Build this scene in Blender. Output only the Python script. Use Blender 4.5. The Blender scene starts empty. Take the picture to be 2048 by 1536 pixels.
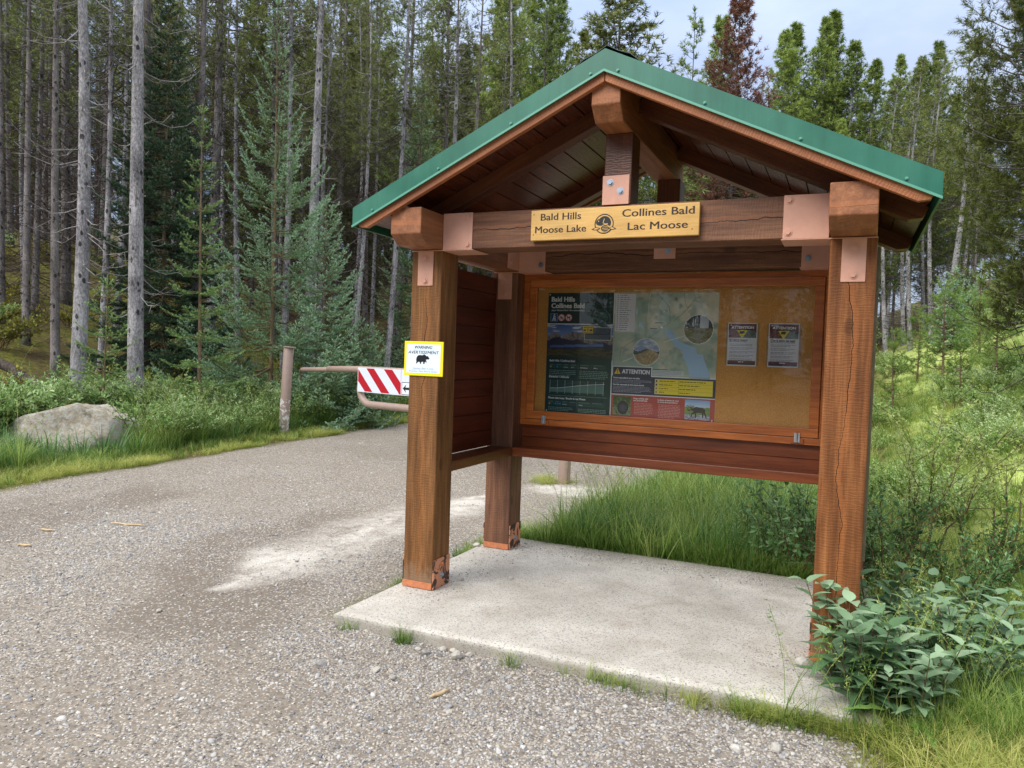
import bpy, math, random
import numpy as np
from mathutils import Matrix, Vector, noise as mnoise
from mathutils.geometry import tessellate_polygon

scene = bpy.context.scene
COL = scene.collection
R_ = math.radians

# ------------------------------------------------------------------ camera
cam_d = bpy.data.cameras.new('camera'); cam = bpy.data.objects.new('camera', cam_d); COL.objects.link(cam)
cam_d.sensor_width = 36.0; cam_d.lens = 1496.1 / 2048 * 36.0
cam_d.clip_start = 0.05; cam_d.clip_end = 2000
_r = Vector((0.91019, 0.412756, 0.034422)); _u = Vector((-0.046404, 0.019037, 0.998741)); _f = Vector((-0.411582, 0.910642, -0.036481))
cam.matrix_world = Matrix(((_r.x, _u.x, -_f.x, 2.854264), (_r.y, _u.y, -_f.y, -4.533987), (_r.z, _u.z, -_f.z, 1.665916), (0, 0, 0, 1)))
scene.camera = cam
CAM = np.array([2.854264, -4.533987])

# ------------------------------------------------------------------ light
scene.view_settings.view_transform = 'Standard'; scene.view_settings.look = 'None'
scene.view_settings.gamma = 1.0; scene.view_settings.exposure = 0.77
SUN_EL, SUN_AZ = R_(42), R_(204)     # direction the light comes from (azimuth clockwise from +y)
world = bpy.data.worlds.new('World'); scene.world = world; world.use_nodes = True
wn = world.node_tree.nodes; wl = world.node_tree.links; wn.clear()
def N(nt, t, **kw):
    n = nt.nodes.new(t)
    for k, v in kw.items():
        if k in n.inputs: n.inputs[k].default_value = v
        else: setattr(n, k, v)
    return n
wt = world.node_tree
sky = N(wt, 'ShaderNodeTexSky', sky_type='NISHITA', sun_disc=False, sun_elevation=SUN_EL, sun_rotation=SUN_AZ)
bg1 = N(wt, 'ShaderNodeBackground', Strength=0.11); wl.new(sky.outputs[0], bg1.inputs[0])
tc = N(wt, 'ShaderNodeTexCoord'); mp = N(wt, 'ShaderNodeMapping'); mp.inputs['Scale'].default_value = (1, 1, 2.2)
mp.inputs['Location'].default_value = (0.35, 0.1, 0.55)
wl.new(tc.outputs['Generated'], mp.inputs[0])
nz = N(wt, 'ShaderNodeTexNoise', Scale=2.1, Detail=6.0, Roughness=0.55); wl.new(mp.outputs[0], nz.inputs['Vector'])
cr = N(wt, 'ShaderNodeValToRGB'); wl.new(nz.outputs[0], cr.inputs[0])
cr.color_ramp.elements[0].position = 0.36; cr.color_ramp.elements[0].color = (0.37, 0.50, 0.84, 1)
cr.color_ramp.elements[1].position = 0.66; cr.color_ramp.elements[1].color = (0.74, 0.84, 1.04, 1)
# an overcast sky is brighter overhead than near the horizon
sz = N(wt, 'ShaderNodeSeparateXYZ'); wl.new(tc.outputs['Generated'], sz.inputs[0])
gr = N(wt, 'ShaderNodeMapRange'); wl.new(sz.outputs[2], gr.inputs[0])
for i, v in ((1, 0.25), (2, 1.0), (3, 0.47), (4, 1.9)): gr.inputs[i].default_value = v
hi = N(wt, 'ShaderNodeMix', data_type='RGBA'); zr = N(wt, 'ShaderNodeMapRange'); wl.new(sz.outputs[2], zr.inputs[0])
for i, v in ((1, 0.45), (2, 0.9), (3, 0.0), (4, 0.85)): zr.inputs[i].default_value = v
wl.new(zr.outputs[0], hi.inputs[0]); wl.new(cr.outputs[0], hi.inputs[6]); hi.inputs[7].default_value = (0.98, 0.94, 0.88, 1)
bg2 = N(wt, 'ShaderNodeBackground'); wl.new(hi.outputs[2], bg2.inputs[0]); wl.new(gr.outputs[0], bg2.inputs[1])
mxs = N(wt, 'ShaderNodeMixShader'); mxs.inputs[0].default_value = 0.86
wl.new(bg1.outputs[0], mxs.inputs[1]); wl.new(bg2.outputs[0], mxs.inputs[2])
wo = N(wt, 'ShaderNodeOutputWorld'); wl.new(mxs.outputs[0], wo.inputs[0])
sun_d = bpy.data.lights.new('sun', 'SUN'); sun = bpy.data.objects.new('sun', sun_d); COL.objects.link(sun)
sun_d.energy = 1.8; sun_d.angle = R_(40); sun_d.color = (1.0, 0.96, 0.90)
_sd = Vector((math.sin(SUN_AZ) * math.cos(SUN_EL), math.cos(SUN_AZ) * math.cos(SUN_EL), math.sin(SUN_EL)))
sun.rotation_euler = _sd.to_track_quat('Z', 'Y').to_euler()

# ------------------------------------------------------------------ helpers
def lin(r, g=None, b=None):
    if g is None: r, g, b = r
    f = lambda c: (c / 255) / 12.92 if c / 255 <= 0.04045 else ((c / 255 + 0.055) / 1.055) ** 2.4
    return (f(r), f(g), f(b))
def tag(o, label=None, cat=None, group=None, kind=None):
    if label: o['label'] = label
    if cat: o['category'] = cat
    if group: o['group'] = group
    if kind: o['kind'] = kind
    return o
def empty(name, loc=(0, 0, 0), rz=0.0, sc=1.0):
    o = bpy.data.objects.new(name, None); COL.objects.link(o)
    o.location = loc; o.rotation_euler = (0, 0, rz); o.scale = (sc, sc, sc); o.empty_display_size = 0.1
    return o
class MB:
    """collects vertices, triangles and quads (numpy) and links them as ONE mesh object"""
    def __init__(s): s.v = []; s.t = []; s.q = []; s.a = []; s.n = 0; s.mt = []; s.mq = []
    def add(s, v, tris=None, quads=None, a=0.0, m=0):
        v = np.asarray(v, float).reshape(-1, 3); k = len(v)
        s.v.append(v); s.a.append(np.full(k, a) if np.isscalar(a) else np.asarray(a, float))
        if tris is not None and len(tris): tt = np.asarray(tris, int).reshape(-1, 3) + s.n; s.t.append(tt); s.mt.append(np.full(len(tt), m))
        if quads is not None and len(quads): qq = np.asarray(quads, int).reshape(-1, 4) + s.n; s.q.append(qq); s.mq.append(np.full(len(qq), m))
        s.n += k
    def box(s, lo, hi, m=0, a=0.0):
        x0, y0, z0 = lo; x1, y1, z1 = hi
        v = [(x0, y0, z0), (x1, y0, z0), (x1, y1, z0), (x0, y1, z0), (x0, y0, z1), (x1, y0, z1), (x1, y1, z1), (x0, y1, z1)]
        s.add(v, quads=[(0, 3, 2, 1), (4, 5, 6, 7), (0, 1, 5, 4), (1, 2, 6, 5), (2, 3, 7, 6), (3, 0, 4, 7)], m=m, a=a)
    def tube(s, P, rad, n=6, a=0.0, cap=True, m=0):
        P = np.asarray(P, float); k = len(P); rad = np.broadcast_to(np.asarray(rad, float), (k,))
        T = np.gradient(P, axis=0); T /= np.linalg.norm(T, axis=1)[:, None] + 1e-9
        ref = np.array([0, 0, 1.0]) if abs(T[:, 2]).mean() < 0.8 else np.array([1.0, 0, 0])
        U = np.cross(T, ref); U /= np.linalg.norm(U, axis=1)[:, None] + 1e-9; W = np.cross(T, U)
        th = np.arange(n) * 2 * math.pi / n
        V = P[:, None] + rad[:, None, None] * (np.cos(th)[None, :, None] * U[:, None] + np.sin(th)[None, :, None] * W[:, None])
        i = np.arange(k - 1)[:, None] * n; j = np.arange(n)[None]; j2 = (j + 1) % n
        Q = np.stack([i + j, i + j2, i + n + j2, i + n + j], -1).reshape(-1, 4)
        T3 = None
        V = V.reshape(-1, 3)
        if cap:
            V = np.vstack([V, P[:1], P[-1:]]); b = k * n
            T3 = [(b, (jj + 1) % n, jj) for jj in range(n)] + [(b + 1, (k - 1) * n + jj, (k - 1) * n + (jj + 1) % n) for jj in range(n)]
        s.add(V, T3, Q, a=a if np.isscalar(a) else np.concatenate([np.repeat(a, n), [a[0], a[-1]] if cap else []]), m=m)
    def mesh(s, name, mats, smooth=False):
        V = np.vstack(s.v); A = np.concatenate(s.a)
        T = np.vstack(s.t) if s.t else np.zeros((0, 3), int); Q = np.vstack(s.q) if s.q else np.zeros((0, 4), int)
        me = bpy.data.meshes.new(name)
        me.vertices.add(len(V)); me.vertices.foreach_set('co', V.astype(np.float32).ravel())
        nl = len(T) * 3 + len(Q) * 4; me.loops.add(nl)
        me.loops.foreach_set('vertex_index', np.concatenate([T.ravel(), Q.ravel()]).astype(np.int32))
        me.polygons.add(len(T) + len(Q))
        ls = np.concatenate([np.arange(len(T)) * 3, len(T) * 3 + np.arange(len(Q)) * 4]).astype(np.int32)
        me.polygons.foreach_set('loop_start', ls)
        mi = np.concatenate([np.concatenate(s.mt) if s.mt else [], np.concatenate(s.mq) if s.mq else []]).astype(np.int32)
        me.polygons.foreach_set('material_index', mi)
        me.polygons.foreach_set('use_smooth', np.full(len(mi), smooth))
        at = me.attributes.new('t', 'FLOAT', 'POINT'); at.data.foreach_set('value', A.astype(np.float32))
        for mm in (mats if isinstance(mats, (list, tuple)) else [mats]): me.materials.append(mm)
        me.update(calc_edges=True); me.validate(clean_customdata=False)
        return me
    def build(s, name, mats, parent=None, smooth=False, link=True):
        o = bpy.data.objects.new(name, s.mesh(name, mats, smooth))
        if link: COL.objects.link(o)
        if parent is not None: o.parent = parent
        return o
def bevel(o, w, seg=2):
    b = o.modifiers.new('bevel', 'BEVEL'); b.width = w; b.segments = seg; b.limit_method = 'ANGLE'; b.harden_normals = False
    return o
def copy_tree(o, parent=None):
    c = o.copy(); COL.objects.link(c); c.parent = parent
    for ch in list(o.children): copy_tree(ch, c)
    return c

# ------------------------------------------------------------------ materials
MATS = {}
def newmat(name):
    m = bpy.data.materials.new(name); m.use_nodes = True; nt = m.node_tree; nt.nodes.clear()
    out = nt.nodes.new('ShaderNodeOutputMaterial'); p = nt.nodes.new('ShaderNodeBsdfPrincipled'); nt.links.new(p.outputs[0], out.inputs[0])
    MATS[name] = m
    return m, nt, p, out
def ramp(nt, fac, stops):
    r = nt.nodes.new('ShaderNodeValToRGB'); e = r.color_ramp.elements
    while len(e) < len(stops): e.new(0.5)
    for i, (p, c) in enumerate(stops): e[i].position = p; e[i].color = (c[0], c[1], c[2], 1)
    nt.links.new(fac, r.inputs[0]); return r.outputs[0]
def mixc(nt, fac, a, b, mode='MIX'):
    n = nt.nodes.new('ShaderNodeMix'); n.data_type = 'RGBA'; n.blend_type = mode
    for s, v in ((n.inputs[0], fac), (n.inputs[6], a), (n.inputs[7], b)):
        if hasattr(v, 'links'): nt.links.new(v, s)
        elif isinstance(v, (tuple, list)): s.default_value = (v[0], v[1], v[2], 1)
        else: s.default_value = v
    return n.outputs[2]
def math_(nt, op, a, b=None, clamp=False):
    n = nt.nodes.new('ShaderNodeMath'); n.operation = op; n.use_clamp = clamp
    for s, v in zip(n.inputs, (a, b)):
        if v is None: continue
        if hasattr(v, 'links'): nt.links.new(v, s)
        else: s.default_value = v
    return n.outputs[0]
def coords(nt, kind='Object', scale=(1, 1, 1), rnd=0.0):
    t = nt.nodes.new('ShaderNodeTexCoord'); m = nt.nodes.new('ShaderNodeMapping'); m.inputs['Scale'].default_value = scale
    nt.links.new(t.outputs[kind], m.inputs[0])
    if rnd:
        oi = nt.nodes.new('ShaderNodeObjectInfo'); v = nt.nodes.new('ShaderNodeVectorMath'); v.operation = 'SCALE'
        cb = nt.nodes.new('ShaderNodeCombineXYZ')
        for i in range(3): nt.links.new(oi.outputs['Random'], cb.inputs[i])
        nt.links.new(cb.outputs[0], v.inputs[0]); v.inputs['Scale'].default_value = rnd
        nt.links.new(v.outputs[0], m.inputs['Location'])
    return m.outputs[0]
def noise(nt, vec, scale, detail=4, rough=0.55, dist=0.0):
    n = nt.nodes.new('ShaderNodeTexNoise'); n.inputs['Scale'].default_value = scale; n.inputs['Detail'].default_value = detail
    n.inputs['Roughness'].default_value = rough; n.inputs['Distortion'].default_value = dist
    if vec is not None: nt.links.new(vec, n.inputs['Vector'])
    return n.outputs[0]
def voro(nt, vec, scale, feature='F1', out='Distance', rnd=1.0):
    n = nt.nodes.new('ShaderNodeTexVoronoi'); n.feature = feature; n.inputs['Scale'].default_value = scale; n.inputs['Randomness'].default_value = rnd
    if vec is not None: nt.links.new(vec, n.inputs['Vector'])
    return n.outputs[out]
def bump(nt, p, h, strength=0.5, dist=0.01):
    b = nt.nodes.new('ShaderNodeBump'); b.inputs['Strength'].default_value = strength; b.inputs['Distance'].default_value = dist
    nt.links.new(h, b.inputs['Height']); nt.links.new(b.outputs[0], p.inputs['Normal']); return b
def attr(nt, name, out='Fac'):
    a = nt.nodes.new('ShaderNodeAttribute'); a.attribute_name = name; return a.outputs[out]

def wood(name, cols, rough=0.55, sawn=0.6, crack=0, grain=1.0, coat=0.0):
    """stained timber: grain along the object's local X"""
    m, nt, p, out = newmat(name)
    g = coords(nt, 'Object', (1.6, 22 * grain, 22 * grain), 17.0)
    n1 = noise(nt, g, 1.0, 5, 0.6, 0.25)
    n2 = noise(nt, coords(nt, 'Object', (5, 90, 90), 9.0), 1.0, 3, 0.6)
    n3 = noise(nt, coords(nt, 'Object', (1.3, 2.2, 2.2), 31.0), 1.0, 3, 0.6)
    c = ramp(nt, n1, [(0.28, cols[0]), (0.5, cols[1]), (0.72, cols[2])])
    c = mixc(nt, ramp(nt, n2, [(0.35, (0.55,) * 3), (0.6, (0, 0, 0))]), c, cols[0], 'MIX')
    sc = nt.nodes.new('ShaderNodeVectorMath'); sc.operation = 'MULTIPLY'; nt.links.new(c, sc.inputs[0])
    nt.links.new(ramp(nt, n3, [(0.25, (0.7,) * 3), (0.75, (1.22,) * 3)]), sc.inputs[1]); c = sc.outputs[0]
    # saw marks run across the grain, slightly slanted
    w = nt.nodes.new('ShaderNodeTexWave'); w.wave_type = 'BANDS'; w.bands_direction = 'X'; w.inputs['Scale'].default_value = 19; w.inputs['Distortion'].default_value = 11
    w.inputs['Detail'].default_value = 3; w.inputs['Detail Scale'].default_value = 1.4
    nt.links.new(coords(nt, 'Object', (1, 0.35, 0.35), 5.0), w.inputs['Vector'])
    n4 = noise(nt, coords(nt, 'Object', (60, 25, 25), 3.0), 1.0, 3, 0.7)
    h = math_(nt, 'ADD', math_(nt, 'MULTIPLY', w.outputs['Fac'], 0.5 * sawn), math_(nt, 'MULTIPLY', n4, 0.9 * sawn))
    h = math_(nt, 'ADD', h, math_(nt, 'MULTIPLY', n2, 0.5))
    sm = mixc(nt, math_(nt, 'MULTIPLY', math_(nt, 'SUBTRACT', w.outputs['Fac'], 0.45, True), 0.45 * sawn), c, tuple(x * 0.5 for x in cols[0])); c = sm
    if crack > 0:
        # one long drying check wandering along the grain, with a lighter split-off streak beside it, and a few knots
        tco = nt.nodes.new('ShaderNodeTexCoord'); sx = nt.nodes.new('ShaderNodeSeparateXYZ'); nt.links.new(tco.outputs['Object'], sx.inputs[0])
        wob = noise(nt, coords(nt, 'Object', (1.5, 0.3, 0.3), 19.0), 1.0, 4, 0.6); tear = noise(nt, coords(nt, 'Object', (9, 0.5, 0.5), 7.0), 1.0, 3, 0.7)
        off = math_(nt, 'ADD', math_(nt, 'MULTIPLY', math_(nt, 'SUBTRACT', wob, 0.5), 0.16), math_(nt, 'MULTIPLY', math_(nt, 'SUBTRACT', tear, 0.5), 0.022))
        dd = math_(nt, 'SUBTRACT', sx.outputs[crack], off); ad = math_(nt, 'ABSOLUTE', dd)
        wid = math_(nt, 'MULTIPLY', math_(nt, 'SUBTRACT', noise(nt, coords(nt, 'Object', (1.1, 0.2, 0.2), 3.0), 1.0, 3), 0.33, True), 0.014)
        ck = math_(nt, 'LESS_THAN', ad, wid)
        st = math_(nt, 'MULTIPLY', ramp(nt, math_(nt, 'ADD', math_(nt, 'MULTIPLY', dd, 14.0), math_(nt, 'MULTIPLY', tear, 0.35)), [(0.06, (0, 0, 0)), (0.16, (1, 1, 1)), (0.5, (0.8,) * 3), (0.62, (0, 0, 0))]), 0.4)
        c = mixc(nt, st, c, tuple(min(1, x * y) for x, y in zip(cols[2], (1.12, 0.95, 0.8))))
        kv = voro(nt, coords(nt, 'Object', (2.2, 4.4, 4.4), 41.0), 1.0)
        kn = ramp(nt, kv, [(0.07, (1, 1, 1)), (0.13, (0, 0, 0))])
        c = mixc(nt, math_(nt, 'MULTIPLY', kn, 0.6), c, tuple(x * 0.45 for x in cols[0])); c = mixc(nt, ck, c, (0.014, 0.008, 0.004))
        h = math_(nt, 'SUBTRACT', h, math_(nt, 'MULTIPLY', ck, 2.5))
    if crack == 1:   # scuffed, faded stain near the foot of a post
        tf = nt.nodes.new('ShaderNodeTexCoord'); sf = nt.nodes.new('ShaderNodeSeparateXYZ'); nt.links.new(tf.outputs['Object'], sf.inputs[0])
        fe = ramp(nt, math_(nt, 'ADD', math_(nt, 'MULTIPLY', sf.outputs[0], -2.4), math_(nt, 'MULTIPLY', noise(nt, coords(nt, 'Object', (10, 24, 24), 3.0), 1.0, 4, .7), 1.0)), [(.12, (0, 0, 0)), (.30, (.65,) * 3)])
        c = mixc(nt, fe, c, lin(134, 112, 90)); p.inputs['Specular IOR Level'].default_value = .25
    nt.links.new(c, p.inputs['Base Color']); p.inputs['Roughness'].default_value = rough
    p.inputs['Coat Weight'].default_value = coat; p.inputs['Coat Roughness'].default_value = 0.25
    bump(nt, p, h, 0.55, 0.006)
    return m
W_POST = wood('stained_rough_sawn_post', [lin(92, 60, 32), lin(128, 86, 48), lin(154, 108, 66)], 0.62, 0.45, 1)
W_POSTO = wood('orange_stained_rough_post', [lin(104, 62, 32), lin(142, 88, 48), lin(168, 110, 64)], 0.6, 0.45, 1)
W_BEAM = wood('stained_beam', [lin(86, 54, 36), lin(122, 80, 54), lin(148, 102, 72)], 0.65, 0.5, 2)
W_END = wood('orange_brown_end_timber', [lin(124, 76, 44), lin(156, 98, 60), lin(178, 118, 76)], 0.6, 0.35, 2)
W_RAKE = wood('rake_board_wood', [lin(140, 82, 48), lin(170, 104, 62), lin(190, 122, 76)], 0.6, 0.6, 0)
W_DARK = wood('dark_red_stained_boards', [lin(70, 26, 12), lin(96, 38, 18), lin(112, 48, 24)], 0.38, 0.1, 0, 0.8)
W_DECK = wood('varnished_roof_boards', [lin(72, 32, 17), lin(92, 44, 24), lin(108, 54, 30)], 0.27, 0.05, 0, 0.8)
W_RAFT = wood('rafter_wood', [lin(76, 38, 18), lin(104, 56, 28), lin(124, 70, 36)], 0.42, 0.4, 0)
W_CASE = wood('golden_brown_case_wood', [lin(150, 78, 28), lin(190, 106, 44), lin(212, 128, 60)], 0.36, 0.08, 0, 0.8, 0.15)
W_BACK = wood('red_brown_back_boards', [lin(104, 48, 20), lin(132, 66, 28), lin(152, 80, 38)], 0.38, 0.1, 0, 0.8)
W_SIGN = wood('yellow_routed_sign_wood', [lin(206, 158, 82), lin(222, 176, 98), lin(234, 192, 116)], 0.45, 0.06, 0, 0.6)

def plain(name, col, rough=0.5, metal=0.0, var=0.12, scale=8.0, bmp=0.0):
    m, nt, p, out = newmat(name)
    n = noise(nt, coords(nt, 'Object', (1, 1, 1), 11.0), scale, 5, 0.65)
    c = ramp(nt, n, [(0.25, tuple(x * (1 - var) for x in col)), (0.75, tuple(min(1, x * (1 + var)) for x in col))])
    nt.links.new(c, p.inputs['Base Color']); p.inputs['Roughness'].default_value = rough; p.inputs['Metallic'].default_value = metal
    if bmp: bump(nt, p, n, bmp, 0.004)
    return m
M_PLATE = plain('copper_painted_steel', lin(218, 164, 140), 0.42, 0.0, 0.13, 7.0, 0.2)
M_BOLT = plain('zinc_bolt', lin(170, 178, 188), 0.35, 0.7, 0.15, 60)
M_GREEN = plain('green_painted_metal', lin(32, 104, 82), 0.36, 0.0, 0.13, 3.5)
def painted_green():
    m, nt, p, out = newmat('green_painted_metal'); n = noise(nt, coords(nt, 'Object', (9, 9, 1.2), 5.0), 1.0, 5, .7); n2 = noise(nt, coords(nt, 'Object', (1, 1, 1), 5.0), 1.6, 4, .6)
    c = ramp(nt, math_(nt, 'ADD', math_(nt, 'MULTIPLY', n, .5), math_(nt, 'MULTIPLY', n2, .5)), [(.34, lin(24, 90, 70)), (.5, lin(32, 104, 82)), (.68, lin(48, 118, 96))])
    sp = ramp(nt, voro(nt, coords(nt, 'Object', (1, 1, 1), 3.0), 23.0), [(.035, (1, 1, 1)), (.05, (0, 0, 0))]); c = mixc(nt, math_(nt, 'MULTIPLY', sp, .4), c, lin(150, 176, 160))
    nt.links.new(c, p.inputs['Base Color']); nt.links.new(ramp(nt, n2, [(.3, (.30,) * 3), (.7, (.48,) * 3)]), p.inputs['Roughness']); bump(nt, p, n2, .12, .01); return m
M_GREEN = painted_green()
M_GREENLIP = plain('screw_and_lit_hem_green', lin(96, 160, 138), 0.35, 0.0, 0.05, 4)  # light caught by the hem, put into a paler green; screws share it
M_ROOFUNDER = plain('dark_roof_metal', lin(24, 52, 44), 0.4)
M_PIPE = plain('dull_pinkish_brown_painted_pipe', lin(158, 136, 124), 0.5, 0.0, 0.1, 9, 0.2)
M_HINGE = plain('zinc_hinge', lin(190, 194, 198), 0.35, 0.7, 0.2, 40)
def flaking():
    m, nt, p, out = newmat('flaking_copper_paint')
    v = noise(nt, coords(nt, 'Object', (1, 1, 1), 13), 11, 4, 0.6, 0.8)
    f = ramp(nt, v, [(0.5, (0, 0, 0)), (0.53, (1, 1, 1))])
    c = mixc(nt, f, lin(206, 140, 104), lin(66, 46, 36))
    nt.links.new(c, p.inputs['Base Color']); p.inputs['Roughness'].default_value = 0.55; bump(nt, p, f, 0.4, -0.002)
    return m
M_FLAKE = flaking()
M_LIP = plain('worn_orange_steel_lip', lin(190, 118, 78), 0.55, 0.1, 0.4, 18)
def cork():
    m, nt, p, out = newmat('corkboard')
    v = noise(nt, coords(nt, 'Object', (1, 1, 1)), 170, 3, 0.8)
    w = noise(nt, coords(nt, 'Object', (1, 1, 1)), 6, 3)
    c = ramp(nt, v, [(0.3, lin(156, 104, 40)), (0.5, lin(214, 152, 74)), (0.72, lin(238, 190, 116))])
    c = mixc(nt, math_(nt, 'MULTIPLY', w, 0.3), c, lin(150, 96, 40))
    nt.links.new(c, p.inputs['Base Color']); p.inputs['Roughness'].default_value = 0.85; return m
M_CORK = cork()
def glass():
    m = bpy.data.materials.new('clear_glazing'); m.use_nodes = True; nt = m.node_tree; nt.nodes.clear()
    o = nt.nodes.new('ShaderNodeOutputMaterial'); mx = nt.nodes.new('ShaderNodeMixShader'); t = nt.nodes.new('ShaderNodeBsdfTransparent'); g = nt.nodes.new('ShaderNodeBsdfGlossy')
    g.inputs['Roughness'].default_value = 0.01; t.inputs[0].default_value = (0.97, 0.98, 0.97, 1)
    fr = nt.nodes.new('ShaderNodeFresnel'); fr.inputs[0].default_value = 1.5
    nt.links.new(math_(nt, 'MULTIPLY', fr.outputs[0], 0.62), mx.inputs[0]); nt.links.new(t.outputs[0], mx.inputs[1]); nt.links.new(g.outputs[0], mx.inputs[2]); nt.links.new(mx.outputs[0], o.inputs[0]); return m
M_GLASS = glass()
def printed():
    m, nt, p, out = newmat('printed_sheet')
    nt.links.new(attr(nt, 'Col', 'Color'), p.inputs['Base Color']); p.inputs['Roughness'].default_value = 0.42; return m
M_PRINT = printed()

# ------------------------------------------------------------------ printed flat things
_TXT = {}
def text_tris(s, bold=0.0, shear=0.0):
    key = (s, bold, shear)
    if key in _TXT: return _TXT[key]
    cu = bpy.data.curves.new('lettering', 'FONT'); cu.body = s; cu.size = 1.0; cu.offset = bold; cu.shear = shear; cu.resolution_u = 3
    o = bpy.data.objects.new('lettering', cu); COL.objects.link(o)
    dg = bpy.context.evaluated_depsgraph_get(); me = bpy.data.meshes.new_from_object(o.evaluated_get(dg))
    me.calc_loop_triangles()
    v = np.array([(q.co.x, q.co.y) for q in me.vertices]).reshape(-1, 2); t = np.array([tuple(q.vertices) for q in me.loop_triangles], int).reshape(-1, 3)
    bpy.data.objects.remove(o); bpy.data.meshes.remove(me); bpy.data.curves.remove(cu)
    _TXT[key] = (v, t); return v, t
class Sheet:
    """a printed sheet: local x right, z up, facing -y; coloured shapes on layers half a millimetre apart"""
    def __init__(s, dz=0.0005): s.v = []; s.t = []; s.c = []; s.n = 0; s.dz = dz
    def tris(s, v2, t, col, layer):
        v2 = np.asarray(v2, float); k = len(v2)
        # make every triangle face -y
        t = np.asarray(t, int).reshape(-1, 3)
        a, b, c = v2[t[:, 0]], v2[t[:, 1]], v2[t[:, 2]]
        cr = (b[:, 0] - a[:, 0]) * (c[:, 1] - a[:, 1]) - (b[:, 1] - a[:, 1]) * (c[:, 0] - a[:, 0])
        t = np.where((cr < 0)[:, None], t[:, [0, 2, 1]], t)
        s.v.append(np.column_stack([v2[:, 0], np.full(k, -layer * s.dz), v2[:, 1]])); s.t.append(t + s.n); s.n += k
        col = np.asarray(col, float); s.c.append(np.tile(np.append(col, 1.0), (k, 1)) if col.ndim == 1 else np.column_stack([col, np.ones(k)]))
    def poly(s, pts, col, layer=1):
        tt = tessellate_polygon([[Vector((p[0], p[1], 0)) for p in pts]]); s.tris(pts, tt, col, layer)
    def rect(s, x0, z0, x1, z1, col, layer=1): s.tris([(x0, z0), (x1, z0), (x1, z1), (x0, z1)], [(0, 1, 2), (0, 2, 3)], col, layer)
    def circ(s, x, z, r, col, layer=1, n=28, rz=None):
        a = np.arange(n) * 2 * math.pi / n; s.poly(np.column_stack([x + r * np.cos(a), z + (rz or r) * np.sin(a)]).tolist(), col, layer)
    def ring(s, x, z, r0, r1, col, layer=1, n=32, a0=0.0, a1=2 * math.pi):
        a = np.linspace(a0, a1, n + 1); v = np.vstack([np.column_stack([x + r0 * np.cos(a), z + r0 * np.sin(a)]), np.column_stack([x + r1 * np.cos(a), z + r1 * np.sin(a)])])
        t = []
        for i in range(n): t += [(i, i + 1, n + 1 + i), (i + 1, n + 2 + i, n + 1 + i)]
        s.tris(v, t, col, layer)
    def line(s, pts, w, col, layer=1):
        for (x0, z0), (x1, z1) in zip(pts[:-1], pts[1:]):
            d = np.array([x1 - x0, z1 - z0]); L = np.linalg.norm(d) + 1e-9; nrm = np.array([-d[1], d[0]]) / L * w / 2
            a, b = np.array([x0, z0]), np.array([x1, z1]); s.tris([a - nrm, b - nrm, b + nrm, a + nrm], [(0, 1, 2), (0, 2, 3)], col, layer)
    def grid(s, x0, z0, x1, z1, nx, nz, fn, layer=1, mask=None):
        """a picture: fn(u, v) -> (n,3) colours, v down"""
        uu, vv = np.meshgrid((np.arange(nx) + 0.5) / nx, (np.arange(nz) + 0.5) / nz); uu = uu.ravel(); vv = vv.ravel(); col = np.clip(fn(uu, vv), 0, 1)
        if mask is not None: k = mask(uu, vv); uu, vv, col = uu[k], vv[k], col[k]
        du, dv = 0.5 / nx, 0.5 / nz; n = len(uu)
        X = x0 + (x1 - x0) * np.stack([uu - du, uu + du, uu + du, uu - du], 1); Z = z1 - (z1 - z0) * np.stack([vv + dv, vv + dv, vv - dv, vv - dv], 1)
        v2 = np.column_stack([X.ravel(), Z.ravel()]); b = np.arange(n)[:, None] * 4
        t = np.concatenate([b + np.array([[0, 1, 2]]), b + np.array([[0, 2, 3]])]); s.tris(v2, t, np.repeat(col, 4, 0), layer)
    def text(s, body, x, z, cap, col, layer=2, bold=0.0, shear=0.0, align='l', width=None):
        v, t = text_tris(body, 0.0, shear)
        if not len(v): return
        sc = cap / 0.70; w = v[:, 0].max() - v[:, 0].min(); sx = sc
        if width: sx = width / w
        q = np.column_stack([(v[:, 0] - v[:, 0].min()) * sx, v[:, 1] * sc])
        q[:, 0] += x - (w * sx if align == 'r' else w * sx / 2 if align == 'c' else 0); q[:, 1] += z
        for k in ([0.0] if bold < 0.001 else np.linspace(-1, 1, 5)):   # heavier strokes: struck several times side by side
            o = k * cap * (0.022 + bold * 1.6); s.tris(q + np.array([o, 0.0]), t, col, layer + 0.06 * k)
            if bold > 0.011: s.tris(q + np.array([o, cap * 0.03]), t, col, layer + 0.06 * k + 0.03); s.tris(q + np.array([o, -cap * 0.03]), t, col, layer + 0.06 * k - 0.03)
    def lines(s, x0, z, x1, n, pitch, h, col, layer=2, seed=0):
        """small print too fine to read at this size: rows of word-long dashes"""
        rg = np.random.default_rng(seed)
        for i in range(n):
            x = x0; end = x1 - (rg.random() * 0.3 * (x1 - x0) if i == n - 1 else rg.random() * 0.06 * (x1 - x0))
            while x < end:
                w = h * rg.uniform(1.5, 6); w = min(w, end - x); s.rect(x, z - i * pitch, x + w, z - i * pitch + h, col, layer); x += w + h * 0.9
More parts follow.
